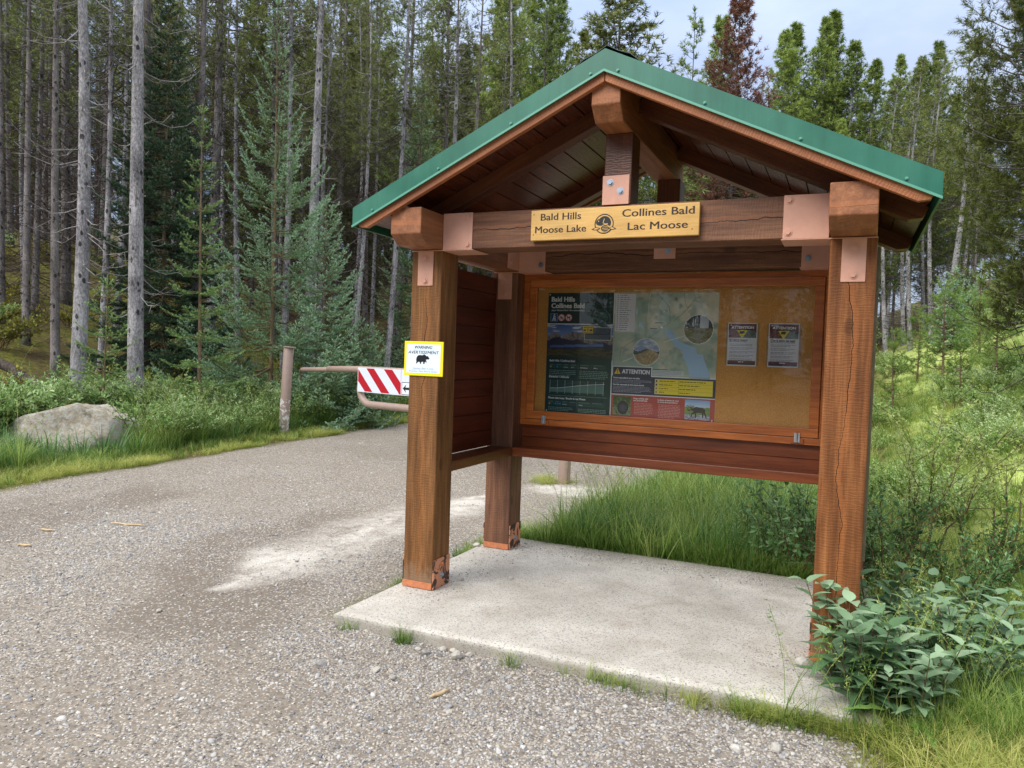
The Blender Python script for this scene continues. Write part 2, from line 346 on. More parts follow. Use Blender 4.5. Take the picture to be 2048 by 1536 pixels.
    def build(s, name, parent=None, loc=(0, 0, 0)):
        V = np.vstack(s.v); T = np.vstack(s.t); C = np.vstack(s.c)
        me = bpy.data.meshes.new(name); me.vertices.add(len(V)); me.vertices.foreach_set('co', V.astype(np.float32).ravel())
        me.loops.add(len(T) * 3); me.loops.foreach_set('vertex_index', T.astype(np.int32).ravel())
        me.polygons.add(len(T)); me.polygons.foreach_set('loop_start', (np.arange(len(T)) * 3).astype(np.int32))
        ca = me.attributes.new('Col', 'FLOAT_COLOR', 'POINT'); ca.data.foreach_set('color', C.astype(np.float32).ravel())
        me.materials.append(M_PRINT); me.update(calc_edges=True)
        o = bpy.data.objects.new(name, me); COL.objects.link(o); o.location = loc
        if parent is not None: o.parent = parent
        return o
BEAR = [(0, .30), (.03, .22), (.02, .14), (-.03, .06), (.04, .05), (.09, .09), (.17, .17), (.26, .18), (.33, .12), (.31, .05), (.37, .03), (.43, .06), (.42, .10), (.45, .17), (.55, .20), (.60, .14), (.58, .06), (.62, .03), (.70, .05), (.72, .09), (.70, .13), (.78, .20), (.84, .17), (.80, .09), (.83, .10), (.88, .18), (.86, .26), (.80, .34), (.92, .37), (1.0, .36), (1.08, .39), (1.10, .44), (1.03, .52), (.98, .60), (.93, .60), (.88, .59), (.78, .66), (.68, .72), (.60, .70), (.52, .65), (.30, .67), (.17, .64), (.07, .56), (.02, .44)]
def bear(s, x, z, w, col, layer): s.poly([(x + p[0] * w / 1.1, z + p[1] * w / 1.1) for p in BEAR], col, layer)
def beaver(s, x, z, r, dark, light, layer):
    """the round beaver emblem: ring, arched beaver body, scaly tail, two wavy water marks"""
    s.ring(x, z, r * 0.90, r, dark, layer)
    body = [(-.86, .12), (-.80, .32), (-.66, .46), (-.52, .50), (-.40, .62), (-.15, .76), (.12, .78), (.40, .68), (.62, .46), (.72, .18), (.70, -.10), (.60, -.20), (.30, -.16), (-.05, -.10), (-.30, -.18), (-.55, -.14), (-.78, -.04)]
    s.poly([(x + a * r, z + b * r) for a, b in body], dark, layer + 1)
    s.line([(x + .02 * r, z + .52 * r), (x - .10 * r, z + .10 * r), (x + .10 * r, z - .02 * r), (x + .40 * r, z + .0 * r)], r * 0.07, light, layer + 2)
    s.circ(x - .58 * r, z + .28 * r, r * .06, light, layer + 2, 10)
    s.circ(x + .12 * r, z - .46 * r, r * .50, light, layer + 2, 22, r * .40); s.circ(x + .12 * r, z - .46 * r, r * .43, dark, layer + 3, 22, r * .33)
    for i in range(-2, 3):
        for j in range(-1, 2): s.rect(x + (.12 + i * .13 + (.06 if j % 2 else 0)) * r - .045 * r, z + (-.46 + j * .15) * r - .03 * r, x + (.12 + i * .13 + (.06 if j % 2 else 0)) * r + .045 * r, z + (-.46 + j * .15) * r + .03 * r, light, layer + 4)
    for sg in (-1, 1):
        w = [(x + sg * .45 * r + (.12 * r if sg < 0 else .1 * r), z - .42 * r), (x + sg * .85 * r, z - .30 * r), (x + sg * 1.32 * r, z - .52 * r), (x + sg * .95 * r, z - .60 * r), (x + sg * .60 * r, z - .56 * r)]
        s.poly(w, dark, layer + 2); c = np.mean(w, 0); s.poly([tuple(c + (np.array(q) - c) * 0.6) for q in w], light, layer + 3)

# ------------------------------------------------------------------ the information kiosk
W, D, H, PW = 2.956, 1.291, 2.387, 0.24
XC = W / 2
kiosk = tag(empty('information_kiosk', (0, 0, 0)), 'open wooden trailhead kiosk with green gable roof standing on a concrete pad', 'kiosk')
def beam(name, p0, p1, w, h, mat, parent=kiosk, roll=(0, 0, 1), bev=0.006, cuts=True, poly=None):
    """timber from p0 to p1 (axis at its centre), local X along it, so the grain follows; poly = cut end profile in (x, z)"""
    p0, p1 = Vector(p0), Vector(p1); L = (p1 - p0).length; X = (p1 - p0).normalized(); Z = Vector(roll); Y = Z.cross(X).normalized(); Z = X.cross(Y)
    mb = MB()
    if poly is None:
        mb.box((0, -w / 2, -h / 2), (L, w / 2, h / 2))
    else:
        P = poly(L, h); n = len(P); v = [(x, -w / 2, z) for x, z in P] + [(x, w / 2, z) for x, z in P]
        tt = tessellate_polygon([[Vector((x, z, 0)) for x, z in P]]); t = []
        for a, b, c in tt: t += [(a, b, c), (a + n, c + n, b + n)]
        mb.add(v, t, [(i, i + n, (i + 1) % n + n, (i + 1) % n) for i in range(n)])
    o = mb.build(name, mat, parent)
    o.matrix_local = Matrix(((X.x, Y.x, Z.x, p0.x), (X.y, Y.y, Z.y, p0.y), (X.z, Y.z, Z.z, p0.z), (0, 0, 0, 1)))
    import bmesh
    bm = bmesh.new(); bm.from_mesh(o.data); bmesh.ops.recalc_face_normals(bm, faces=bm.faces); bm.to_mesh(o.data); bm.free()
    if bev: bevel(o, bev)
    return o
XR = 0.04   # the right wing opens out a little to the back
posts = []
for px, py, m in ((0, 0, W_POST), (W - PW, 0, W_POSTO), (0, D, W_BEAM), (W - PW + XR, D, W_BEAM)):
    posts.append(beam('post', (px + PW / 2, py + PW / 2, 0.0), (px + PW / 2, py + PW / 2, H), PW, PW, m, roll=(0, 1, 0), bev=0.009))
# side beams on the posts, lower edge of each front end cut off at a slant
cut = lambda L, h: [(0, h / 2), (0, -h / 2 + 0.064), (0.085, -h / 2), (L - 0.06, -h / 2), (L, -h / 2 + 0.06), (L, h / 2)]
HB = 0.236
beam('side_beam', (0.128, -0.297, H + HB / 2 + 0.004), (0.128, 1.60, H + HB / 2 + 0.004), 0.234, HB, W_END, poly=cut)
beam('side_beam', (W - 0.128, -0.297, H + HB / 2 + 0.004), (W - 0.128 + XR, 1.60, H + HB / 2 + 0.004), 0.234, HB, W_END, poly=cut)
beam('front_beam', (0.2465, 0.12, 2.5115), (W - 0.2465, 0.12, 2.5115), 0.236, 0.243, W_BEAM)
beam('back_beam', (0.2465, D + 0.12, 2.5115), (W - 0.2465 + XR, D + 0.12, 2.5115), 0.236, 0.243, W_BEAM)
cutr = lambda L, h: [(0, h / 2), (0, -h / 2 + 0.085), (0.085, -h / 2), (L, -h / 2), (L, h / 2)]
beam('ridge_beam', (XC, -0.30, 3.195), (XC, 1.50, 3.195), 0.176, 0.24, W_END, poly=cutr)
for y in (0.088, D + 0.05): beam('king_post', (XC + (0.0 if y < 1 else 0.03), y, 2.635), (XC + (0.0 if y < 1 else 0.03), y, 3.074), 0.176, 0.178, W_RAFT, roll=(0, 1, 0))
# roof: z of the top surface over x
ZT, SL = 3.461, 0.4752
zt = lambda x: ZT - SL * abs(x - XC)
EV = 0.264; XL, XE = -EV, W + EV
YF, YB = -0.347, 1.50
def slope_quadbox(mb, x0, x1, y0, y1, o0, o1, m=0):
    """slab following one roof slope, offsets below the top surface"""
    v = [(x, y, zt(x) - o) for o in (o1, o0) for x, y in ((x0, y0), (x1, y0), (x1, y1), (x0, y1))]
    q = [(0, 3, 2, 1), (4, 5, 6, 7), (0, 1, 5, 4), (1, 2, 6, 5), (2, 3, 7, 6), (3, 0, 4, 7)]
    if x0 > x1: q = [tuple(reversed(f)) for f in q]
    mb.add(v, quads=q, m=m)
for sg in (-1, 1):
    xe = XL if sg < 0 else XE; xi = XC
    mb = MB(); slope_quadbox(mb, xe, xi + 0.0005 * sg, YF + 0.014, YB - 0.014, 0.004, 0.022); mb.build('roof_panel', M_ROOFUNDER, kiosk)
    mb = MB(); nb = 13; xs = np.linspace(xe + sg * -0.03, xi + sg * 0.002, nb + 1)
    for a, b in zip(xs[:-1], xs[1:]):
        g = 0.0045 * (1 if b > a else -1); slope_quadbox(mb, a + g, b - g, YF + 0.05, YB - 0.05, 0.03, 0.094)
        slope_quadbox(mb, a - g, a + g, YF + 0.05, YB - 0.05, 0.03, 0.082)
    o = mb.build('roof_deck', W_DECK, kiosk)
    # local X of the deck runs front to back so the grain follows the boards
    o.data.transform(Matrix.Rotation(R_(-90), 4, 'Z')); o.rotation_euler = (0, 0, R_(90))
    # green fascia with its rolled hem, painted paler for the light it catches, along both gable ends and the eave
    for y0, y1, back in ((YF, YF + 0.012, False), (YB - 0.012, YB, True)):
        mb = MB(); slope_quadbox(mb, xe, xi, y0, y1, -0.0005, 0.128); f = mb.build('gable_fascia', M_GREEN, kiosk)
        mb = MB(); ya, yb = (y0 - 0.010, y0 - 0.0005) if not back else (y1 + 0.0005, y1 + 0.010)
        slope_quadbox(mb, xe, xi, ya, yb, 0.118, 0.1315); h = mb.build('hem', M_GREENLIP, f)
        if not back:
            for k in range(4):
                mb = MB(); x = xe - sg * (0.16 + k * 0.50); z = zt(x) - 0.098
                th = np.linspace(0, 2 * math.pi, 9)[:-1]
                mb.tube([(x, y0 - 0.0005, z), (x, y0 - 0.007, z)], 0.009, 8); mb.tube([(x, y0 - 0.007, z), (x, y0 - 0.013, z)], 0.0055, 6)
                mb.build('screw', M_GREENLIP, f)
    mb = MB(); x2 = xe - sg * 0.012; v = [(xe, YF, zt(xe)), (x2, YF, zt(xe)), (x2, YB, zt(xe)), (xe, YB, zt(xe))]
    mb.box((min(xe, x2), YF + 0.0125, zt(xe) - 0.126), (max(xe, x2), YB - 0.0125, zt(xe) - 0.001)); mb.build('eave_fascia', M_GREEN, kiosk)
    # rake boards behind the fascia, tails cut level
    for y in (YF + 0.033, YB - 0.033):
        xt = xe - sg * 0.026
        def rk(L, h, s=1): return [(0, h / 2), (0, -h / 2 + 0.03), (0.05, -h / 2), (L - 0.2376 * h - .0005, -h / 2), (L + 0.2376 * h - .0005, h / 2)]
        c = 0.096
        zc = lambda x: zt(x) - c - 0.0
        beam('rake_board', (xt, y, zt(xt) - 0.098), (XC - sg * -0.0015, y, ZT - 0.098), 0.038, 0.152, W_RAKE, poly=rk, bev=0.003)
    for y in (0.16, 1.30):
        ye = xe - sg * 0.04; xi2 = XC + sg * 0.088
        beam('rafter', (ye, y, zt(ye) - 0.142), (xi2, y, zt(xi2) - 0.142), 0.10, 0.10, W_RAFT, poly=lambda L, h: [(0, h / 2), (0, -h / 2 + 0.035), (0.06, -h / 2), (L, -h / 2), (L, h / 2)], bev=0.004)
mb = MB()
for sg in (-1, 1):
    x1 = XC + sg * 0.215
    for k in range(3):
        xa = XC + sg * (0.0 + 0.07 * k); xb = XC + sg * (0.07 + 0.07 * k); oa = [0.032, 0.026, 0.034][k]; ob = [0.026, 0.034, 0.010][k]
        q = [(xa, YF + 0.03, zt(xa) + oa), (xb, YF + 0.03, zt(xb) + ob), (xb, YB - 0.03, zt(xb) + ob), (xa, YB - 0.03, zt(xa) + oa)]
        mb.add(q + [(x, y, z - 0.004) for x, y, z in q], quads=[(0, 1, 2, 3), (7, 6, 5, 4), (0, 4, 5, 1), (2, 6, 7, 3)])
    mb.box((min(XC, x1), YF + 0.035, zt(x1) - 0.002), (max(XC, x1), YF + 0.037, zt(x1) + 0.006))
mb.build('ridge_cap', M_ROOFUNDER, kiosk)
# wings: horizontal boards with open joints, on a rail
def board_panel(name, x0, x1, y0, y1, z0, z1, nb, mat, axis):
    mb = MB(); zs = np.linspace(z0, z1, nb + 1); rg = random.Random(3)
    for a, b in zip(zs[:-1], zs[1:]):
        e = rg.uniform(0, 0.0025)
        if axis == 'y': mb.box((x0 + e, y0, a + 0.0025), (x1 + e, y1, b - 0.0025))
        else: mb.box((x0, y0 + e, a + 0.0025), (x1, y1 + e, b - 0.0025))
    # added thin backing sheet, keeps sky light from showing through the joints
    if axis == 'y': mb.box((x0 + 0.009, y0 + .002, z0 + .004), (x0 + 0.014, y1 - .002, z1 - .004))
    else: mb.box((x0 + .002, y0 + 0.012, z0 + .004), (x1 - .002, y0 + 0.016, z1 - .004))
    o = mb.build(name, mat, kiosk)
    if axis == 'y': o.data.transform(Matrix.Rotation(R_(-90), 4, 'Z')); o.rotation_euler = (0, 0, R_(90))
    return bevel(o, 0.003, 1)
board_panel('side_panel', 0.020, 0.045, 0.2415, D - 0.0015, 0.893, 2.335, 10, W_DARK, 'y')
board_panel('side_panel', W - 0.045, W - 0.018, 0.2415, D - 0.0015, 0.893, 2.335, 10, W_DARK, 'y')
board_panel('back_panel', 0.2415, W - 0.2415 + XR, 1.492, 1.515, 0.815, 2.385, 10, W_BACK, 'x')
beam('rail', (0.137, 0.242, 0.853), (0.137, D - 0.002, 0.853), 0.206, 0.075, W_RAFT)
beam('rail', (W - 0.137, 0.242, 0.853), (W - 0.137 + XR, D - 0.002, 0.853), 0.206, 0.075, W_RAFT)
beam('rail', (0.242, D + 0.1, 0.853), (W - 0.242 + XR, D + 0.1, 0.853), 0.198, 0.075, W_BACK)
# outer corner boards seen as a thin strip beside the right post
beam('corner_board', (W + 0.012, 0.26, 0.55), (W + 0.012, 0.26, 2.36), 0.05, 0.02, plain('weathered_grey_green_board', lin(120, 112, 84), 0.8, 0, .25, 14), roll=(1, 0, 0), bev=0.002)
# bolted steel brackets
def bolts(br, pts, axis='y', r=0.012, mat=M_PLATE):
    r *= 1.25
    for x, y, z in pts:
        mb = MB()
        if axis == 'y': mb.tube([(x, y - 0.0003, z), (x, y - 0.003, z)], r * 1.55, 16); mb.tube([(x, y - 0.003, z), (x, y - 0.013, z)], r, 6)
        else: mb.tube([(x + 0.0003, y, z), (x + 0.003, y, z)], r * 1.55, 16); mb.tube([(x + 0.003, y, z), (x + 0.013, y, z)], r, 6)
        mb.build('bolt', mat, br)
def plate(boxes, pts, axis='y', mat=M_PLATE, r=0.012, bm_=None):
    mb = MB()
    for lo, hi in boxes: mb.box(lo, hi)
    o = mb.build('bracket', mat, kiosk); bevel(o, 0.0015, 1)
    bolts(o, pts, axis, r, bm_ or mat); return o
y = -0.007
plate([((0.2475, y, 2.3865), (0.474, -0.0005, 2.634)), ((0.0, y, 2.3805), (0.482, 0.236, 2.3862))], [(0.44, y, 2.60), (0.44, y, 2.42)], r=0.013)
plate([((W - 0.492, y, 2.3865), (W - 0.2475, -0.0005, 2.634)), ((W - 0.50, y, 2.3805), (W, 0.236, 2.3862))], [(W - 0.465, y, 2.606), (W - 0.465, y, 2.425)], r=0.013)
plate([((0.052, y, 2.141), (0.175, -0.0005, 2.380))], [(0.113, y, 2.325), (0.113, y, 2.175)], r=0.013)
plate([((W - 0.178, y, 2.141), (W - 0.054, -0.0005, 2.380))], [(W - 0.116, y, 2.325), (W - 0.116, y, 2.180)], r=0.013)
plate([((XC - 0.094, y, 2.6345), (XC + 0.077, -0.0015, 2.815))], [(XC - 0.045, y, 2.772), (XC + 0.022, y, 2.716)], r=0.012, bm_=M_BOLT)
yb = D - 0.006
plate([((0.2475, yb, 2.386), (0.49, D - 0.0005, 2.56)), ((0.02, yb, 2.3805), (0.50, D + 0.23, 2.386))], [(0.455, yb, 2.44)], bm_=M_BOLT)
plate([((0.2475, 1.06, 2.395), (0.2535, D - 0.007, 2.58))], [(0.2535, 1.12, 2.45)], 'x')
plate([((0.06, yb, 2.155), (0.19, D - 0.0005, 2.380))], [(0.125, yb, 2.33), (0.125, yb, 2.195)])
plate([((1.405, yb, 2.47), (1.575, D - 0.0005, 2.66))], [(1.515, yb, 2.528)], bm_=M_BOLT)
plate([((2.49, yb, 2.386), (W - 0.2475 + XR, D - 0.0005, 2.56)), ((2.48, yb, 2.3805), (W + XR - .02, D + 0.23, 2.386))], [(2.535, yb, 2.448)], bm_=M_BOLT)
plate([((W - 0.19 + XR, yb, 2.155), (W - 0.06 + XR, D - 0.0005, 2.380))], [(W - 0.125 + XR, yb, 2.33)])
def base_bracket(px, py, n=2, hgt=0.21):
    mb = MB(); mb.box((px + PW + 0.0005, py + 0.004, 0.002), (px + PW + 0.007, py + PW - 0.004, hgt)); o = mb.build('base_bracket', M_FLAKE, kiosk)
    mb = MB(); mb.box((px - 0.007, py + 0.004, 0.002), (px - 0.0005, py + PW - 0.004, hgt)); mb.build('base_bracket', M_FLAKE, kiosk)
    mb = MB(); mb.box((px + 0.002, py - 0.0065, 0.004), (px + PW - 0.002, py - 0.0005, 0.05)); bevel(mb.build('lip', M_LIP, o), 0.001, 1)
    for k in range(n):
        mb = MB(); z = hgt * (0.42 + 0.37 * k); yy = py + PW * 0.5
        mb.tube([(px + PW + 0.0065, yy, z), (px + PW + 0.010, yy, z)], 0.02, 14); mb.tube([(px + PW + 0.010, yy, z), (px + PW + 0.021, yy, z)], 0.012, 6); mb.build('bolt', M_LIP if k else M_BOLT, o)
base_bracket(0, 0); base_bracket(0, D, 1); base_bracket(W - PW, 0); base_bracket(W - PW + XR, D, 1)
# glazed notice case on the back wall
CX0, CX1, CZ0, CZ1 = 0.2425, 2.712 , 1.083, 2.3795
def frame_mb(x0, x1, z0, z1, w, y0, y1):
    mb = MB(); mb.box((x0, y0, z1 - w), (x1, y1, z1)); mb.box((x0, y0, z0), (x1, y1, z0 + w)); mb.box((x0, y0, z0 + w + .001), (x0 + w, y1, z1 - w - .001)); mb.box((x1 - w, y0, z0 + w + .001), (x1, y1, z1 - w - .001)); return mb
bevel(frame_mb(CX0, CX1, CZ0, CZ1, 0.052, 1.438, 1.4905).build('case_frame', W_CASE, kiosk), 0.003)
door = bevel(frame_mb(CX0 + 0.056, CX1 - 0.056, CZ0 + 0.056, CZ1 - 0.045, 0.068, 1.430, 1.462).build('case_door', W_CASE, kiosk), 0.005)
mb = MB(); mb.box((CX0 + 0.13, 1.4560, CZ0 + 0.13), (CX1 - 0.13, 1.4575, CZ1 - 0.118)); mb.build('glass_pane', M_GLASS, door)
mb = MB(); mb.box((CX0 + 0.115, 1.4625, CZ0 + 0.115), (CX1 - 0.115, 1.4650, CZ1 - 0.105)) if False else mb.box((CX0 + 0.053, 1.4835, CZ0 + 0.053), (CX1 - 0.053, 1.491, CZ1 - 0.053)); mb.build('corkboard', M_CORK, kiosk)
mb = MB(); mb.box((CX0 + 0.16, 1.4255, CZ1 - 0.052), (CX1 - 0.16, 1.437, CZ1 - 0.0445)); mb.build('bevel_glint', W_RAKE, kiosk)  # pale strip standing in for the highlight on the door's top bevel
for x in (0.47, 2.51):
    mb = MB(); mb.box((x - 0.045, 1.425, 1.092), (x + 0.045, 1.4375, 1.128)); b = mb.build('hinge_block', W_CASE, kiosk)
    mb = MB(); mb.box((x - 0.020, 1.419, 1.100), (x + 0.020, 1.4245, 1.170)); mb.tube([(x, 1.4165, 1.100), (x, 1.4165, 1.170)], 0.006, 8)
    for zz in (1.112, 1.158):
        for xx in (-0.013, 0.013): mb.tube([(x + xx, 1.419, zz), (x + xx, 1.4165, zz)], 0.004, 6)
    mb.build('hinge', M_HINGE, b)
# ------------------------------------------------------------------ the routed name sign
sign = tag(empty('name_sign', (1.459, -0.010, 2.519)), 'long yellow varnished board lettered Bald Hills and Moose Lake, fixed to the front beam', 'sign')
mb = MB(); mb.box((-0.54, -0.030, -0.097), (0.54, 0.002, 0.097)); bevel(mb.build('board', W_SIGN, sign), 0.004)
s = Sheet(0.0006); INK = lin(46, 26, 14); YEL = lin(222, 176, 98)
s.text('Bald Hills', -0.335, 0.030, 0.044, INK, 1, 0.004, 0, 'c', 0.272); s.text('Moose Lake', -0.335, -0.050, 0.044, INK, 1, 0.004, 0, 'c', 0.345)
s.build('lettering', sign, (0, -0.0306, 0)); s = Sheet(0.0006)
s.text('Collines Bald', 0.290, 0.030, 0.046, INK, 1, 0.004, 0, 'c', 0.440); s.text('Lac Moose', 0.290, -0.052, 0.046, INK, 1, 0.004, 0, 'c', 0.365)
s.build('lettering', sign, (0, -0.0306, 0)); s = Sheet(0.0006)
beaver(s, -0.045, -0.008, 0.062, lin(30, 30, 32), YEL, 1); s.build('emblem', sign, (0, -0.0306, 0))
for x in (-0.52, 0.50):
    for z in (-0.06, 0.07): s = Sheet(0.0006); s.circ(x, z, 0.004, lin(110, 74, 34), 1, 10); s.build('nail', sign, (0, -0.0306, 0))
# ------------------------------------------------------------------ bear warning sign on the post
warn = tag(empty('warning_sign', (0.122, -0.001, 1.630)), 'square yellow-edged bear warning sign screwed to the front of the left post', 'sign')
mb = MB(); mb.box((-0.158, -0.010, -0.121), (0.158, -0.0015, 0.121)); bevel(mb.build('board', plain('yellow_sign_edge', lin(246, 226, 20), 0.4, 0, 0.04), warn), 0.003)
s = Sheet(0.0006); s.rect(-0.137, -0.101, 0.137, 0.101, lin(226, 240, 250), 1)
BK = lin(28, 28, 34); s.text('WARNING', 0, 0.070, 0.021, BK, 2, 0.006, 0.25, 'c', 0.142); s.rect(-0.085, 0.061, 0.095, 0.0622, lin(150, 160, 170), 2)
s.text('AVERTISSEMENT', 0, 0.034, 0.021, BK, 2, 0.004, 0.25, 'c', 0.250); bear(s, -0.058, -0.040, 0.108, lin(16, 18, 26), 2)
s.text('Caution: Bear in area', 0, -0.073, 0.0115, lin(128, 140, 176), 2, 0, 0.2, 'c', 0.165); s.rect(-0.10, -0.0785, 0.10, -0.0775, lin(150, 160, 190), 2)
s.text('Attention: Ours dans le secteur', 0, -0.093, 0.0105, lin(128, 140, 176), 2, 0, 0.2, 'c', 0.235)
s.build('printed_face', warn, (0, -0.0106, 0))
# ------------------------------------------------------------------ the trail poster (map, photographs, safety panels)
PX, PZ, PWD, PHT = 0.453, 1.199, 1.438, 1.026
poster = tag(empty('trail_poster', (PX, 1.4828, PZ)), 'big dark green trail poster with pale map behind the case glass', 'poster')
s = Sheet(0.0004); U = lambda u: u * PWD; V = lambda v: (1 - v) * PHT
DG = lin(20, 58, 58); WH = lin(232, 236, 238); GL = lin(120, 160, 152)
def R2(u0, v0, u1, v1, c, l): s.rect(U(u0), V(v1), U(u1), V(v0), c, l)
rgp = np.random.default_rng(5); _tb = rgp.random((64, 64))
def vn(x, y, f):
    x = np.asarray(x) * f; y = np.asarray(y) * f; xi, yi = np.floor(x).astype(int), np.floor(y).astype(int); fx, fy = x - xi, y - yi
    fx, fy = fx * fx * (3 - 2 * fx), fy * fy * (3 - 2 * fy); g = lambda a, b: _tb[a % 64, b % 64]
    return (g(xi, yi) * (1 - fx) + g(xi + 1, yi) * fx) * (1 - fy) + (g(xi, yi + 1) * (1 - fx) + g(xi + 1, yi + 1) * fx) * fy
def fbm(x, y, f): return (vn(x, y, f) + 0.5 * vn(x + 3.1, y + 7, f * 2.1) + 0.25 * vn(x + 9, y + 1, f * 4.3)) / 1.75
def mix3(a, b, t): t = np.clip(np.asarray(t), 0, 1)[:, None]; return np.asarray(a).reshape(1, 3) * (1 - t) + np.asarray(b).reshape(1, 3) * t if np.ndim(a) == 1 and np.ndim(b) == 1 else a * (1 - t) + b * t
arr = lambda c, n: np.tile(np.asarray(c), (n, 1))
R2(0, 0, 0.41, 1, DG, 0)
def scenic(u, v):
    n = len(u); c = mix3(lin(60, 100, 170), lin(120, 150, 200), v * 3); c = mix3(c, arr(lin(224, 226, 232), n), (fbm(u, v * 3, 7) - 0.5) * 6)
    ridge = 0.30 + 0.10 * (fbm(u, u * 0, 9) - 0.5) * 3; mt = mix3(lin(150, 140, 134), lin(84, 80, 96), fbm(u * 3, v * 1.5, 12) * 1.9 - 0.5)
    c = np.where((v > ridge)[:, None], mt, c); dk = 0.47 + 0.10 * (fbm(u, u * 0 + 4, 6) - 0.5) * 3; c = np.where((v > dk)[:, None], arr(lin(48, 52, 78), n), c)
    lk = (np.abs(v - 0.66 + 0.10 * u) < 0.035 + 0.05 * np.maximum(0, u - .6)) & (u > 0.05) & (u < 0.86); c = np.where(lk[:, None], mix3(lin(70, 96, 150), lin(92, 130, 190), u), c)
    fl = v > 0.74 - 0.05 * u; c = np.where(fl[:, None], mix3(lin(46, 58, 44), lin(110, 96, 46), fbm(u * 2, v * 3, 8) * 2 - 0.7), c)
    return mix3(c, arr(DG, n), (v - 0.86) * 8)
s.grid(0, V(0.545), U(0.41), V(0.262), 84, 56, scenic, 1)
R2(0, 0.254, 0.41, 0.262, WH, 1)
s.text('Bald Hills', U(.022), V(.072), .040, WH, 2, 0.018); s.text('Collines Bald', U(.022), V(.125), .040, WH, 2, 0.018)
s.text('Jasper National Park / Parc national Jasper', U(.022), V(.150), .0125, WH, 2, 0.01, .15, 'l', .305)
s.rect(U(.018), V(.236), U(.062), V(.172), lin(150, 190, 220), 1); s.rect(U(.020), V(.233), U(.060), V(.175), lin(24, 78, 140), 2)
hx, hz = U(.040), V(.206); s.circ(hx + .003, hz + .028, .005, WH, 3, 10); s.line([(hx, hz + .022), (hx - .002, hz), (hx - .012, hz - .026)], .008, WH, 3); s.line([(hx - .002, hz), (hx + .008, hz - .010), (hx + .008, hz - .026)], .007, WH, 3); s.line([(hx, hz + .018), (hx + .012, hz + .006)], .005, WH, 3); s.line([(hx + .014, hz + .012), (hx + .014, hz - .026)], .003, WH, 3)
for cx in (.087, .133):
    s.circ(U(cx), V(.205), .032, lin(196, 60, 66), 1); s.circ(U(cx), V(.205), .027, lin(226, 214, 214), 2)
s.ring(U(.087) - .009, V(.211), .006, .009, BK, 3, 14); s.ring(U(.087) + .010, V(.211), .006, .009, BK, 3, 14); s.line([(U(.087) - .008, V(.211)), (U(.087), V(.195)), (U(.087) + .010, V(.211))], .003, BK, 3)
s.poly([(U(.133) + a, V(.205) + b) for a, b in ((-.016, -.016), (-.012, -.016), (-.010, -.004), (.004, -.004), (.006, -.016), (.010, -.016), (.011, .004), (.017, .010), (.014, .014), (.008, .010), (.004, .006), (-.010, .006), (-.016, .012), (-.017, .010), (-.013, .002))], BK, 3)
for cx in (.087, .133): s.line([(U(cx) - .019, V(.205) + .019), (U(cx) + .019, V(.205) - .019)], .005, lin(196, 60, 66), 4)
WM = lin(52, 92, 90); beaver(s, U(.335), V(.212), .080, WM, lin(26, 66, 66), 1)
s.rect(U(.236), V(.387), U(.398), V(.284), WH, 2); s.rect(U(.2385), V(.384), U(.3955), V(.287), lin(62, 62, 92), 3); s.rect(U(.222), V(.335), U(.290), V(.270), BK, 4); s.rect(U(.224), V(.333), U(.288), V(.272), lin(224, 196, 66), 5)
bear(s, U(.228), V(.316), .026, BK, 6); s.line([(U(.256), V(.292)), (U(.255), V(.315))], .006, BK, 6); bear(s, U(.266), V(.316), .028, BK, 6); s.text('Share the trail', U(.256), V(.287), .009, BK, 6, .01, 0, 'c', .07); s.text('Partagez le sentier', U(.256), V(.329), .008, BK, 6, .01, 0, 'c', .078)
s.lines(U(.294), V(.300), U(.392), 4, .010, .003, GL, 4, 1); s.lines(U(.243), V(.350), U(.392), 4, .010, .003, GL, 4, 2)
s.text('Bald Hills / Collines Bald', U(.022), V(.572), .0165, WH, 2, .014)
def strip(v0, seed):
    xs = (.022, .065, .110, .155, .212, .295, .375)
    for i in range(6): R2(xs[i], v0, xs[i + 1] - .003, v0 + .037, lin(38, 78, 76), 1); s.lines(U(xs[i] + .003), V(v0 + .008), U(xs[i + 1] - .012), 1, .01, .003, GL, 2, seed + i)
    s.circ(U(.030), V(v0 + .025), .007, lin(214, 178, 90), 2, 12)
strip(.590, 10); R2(.067, .608, .076, .621, lin(60, 130, 200), 2); s.text('5.2 km', U(.113), V(.622), .010, WH, 2); s.text('4-6 h', U(.158), V(.622), .010, WH, 2); s.text('2 Moderate', U(.216), V(.622), .010, WH, 2, .01); s.text('480 m', U(.298), V(.622), .010, WH, 2, .01)
s.lines(U(.022), V(.648), U(.195), 4, .0145, .0055, GL, 2, 20); s.lines(U(.212), V(.648), U(.392), 5, .0145, .0055, GL, 2, 21)
s.text('Elevation / Altitude', U(.022), V(.706), .0165, WH, 2, .014)
prof = [(.03, .795), (.075, .793), (.12, .785), (.17, .775), (.215, .765), (.245, .762), (.265, .758), (.305, .752), (.345, .748), (.365, .744)]
s.poly([(U(.03), V(.826))] + [(U(a), V(b)) for a, b in prof] + [(U(.365), V(.826))], lin(88, 126, 120), 1)
for k in range(8): R2(.028 + k * .0476, .725, .0305 + k * .0476, .838, lin(160, 190, 184), 2)
for k in range(10): R2(.03, .730 + k * .0105, .365, .7315 + k * .0105, lin(100, 138, 134), 1 if k < 4 else 2)
s.line([(U(a), V(b)) for a, b in prof], .003, WH, 3); s.circ(U(.265), V(.757), .004, WH, 4, 10); s.circ(U(.365), V(.744), .004, WH, 4, 10)
R2(.022, .855, .385, .857, lin(150, 176, 172), 1)
s.text('Moose Lake Loop / Boucle du Lac Moose', U(.022), V(.884), .0165, WH, 2, .014, 0, 'l', .335)
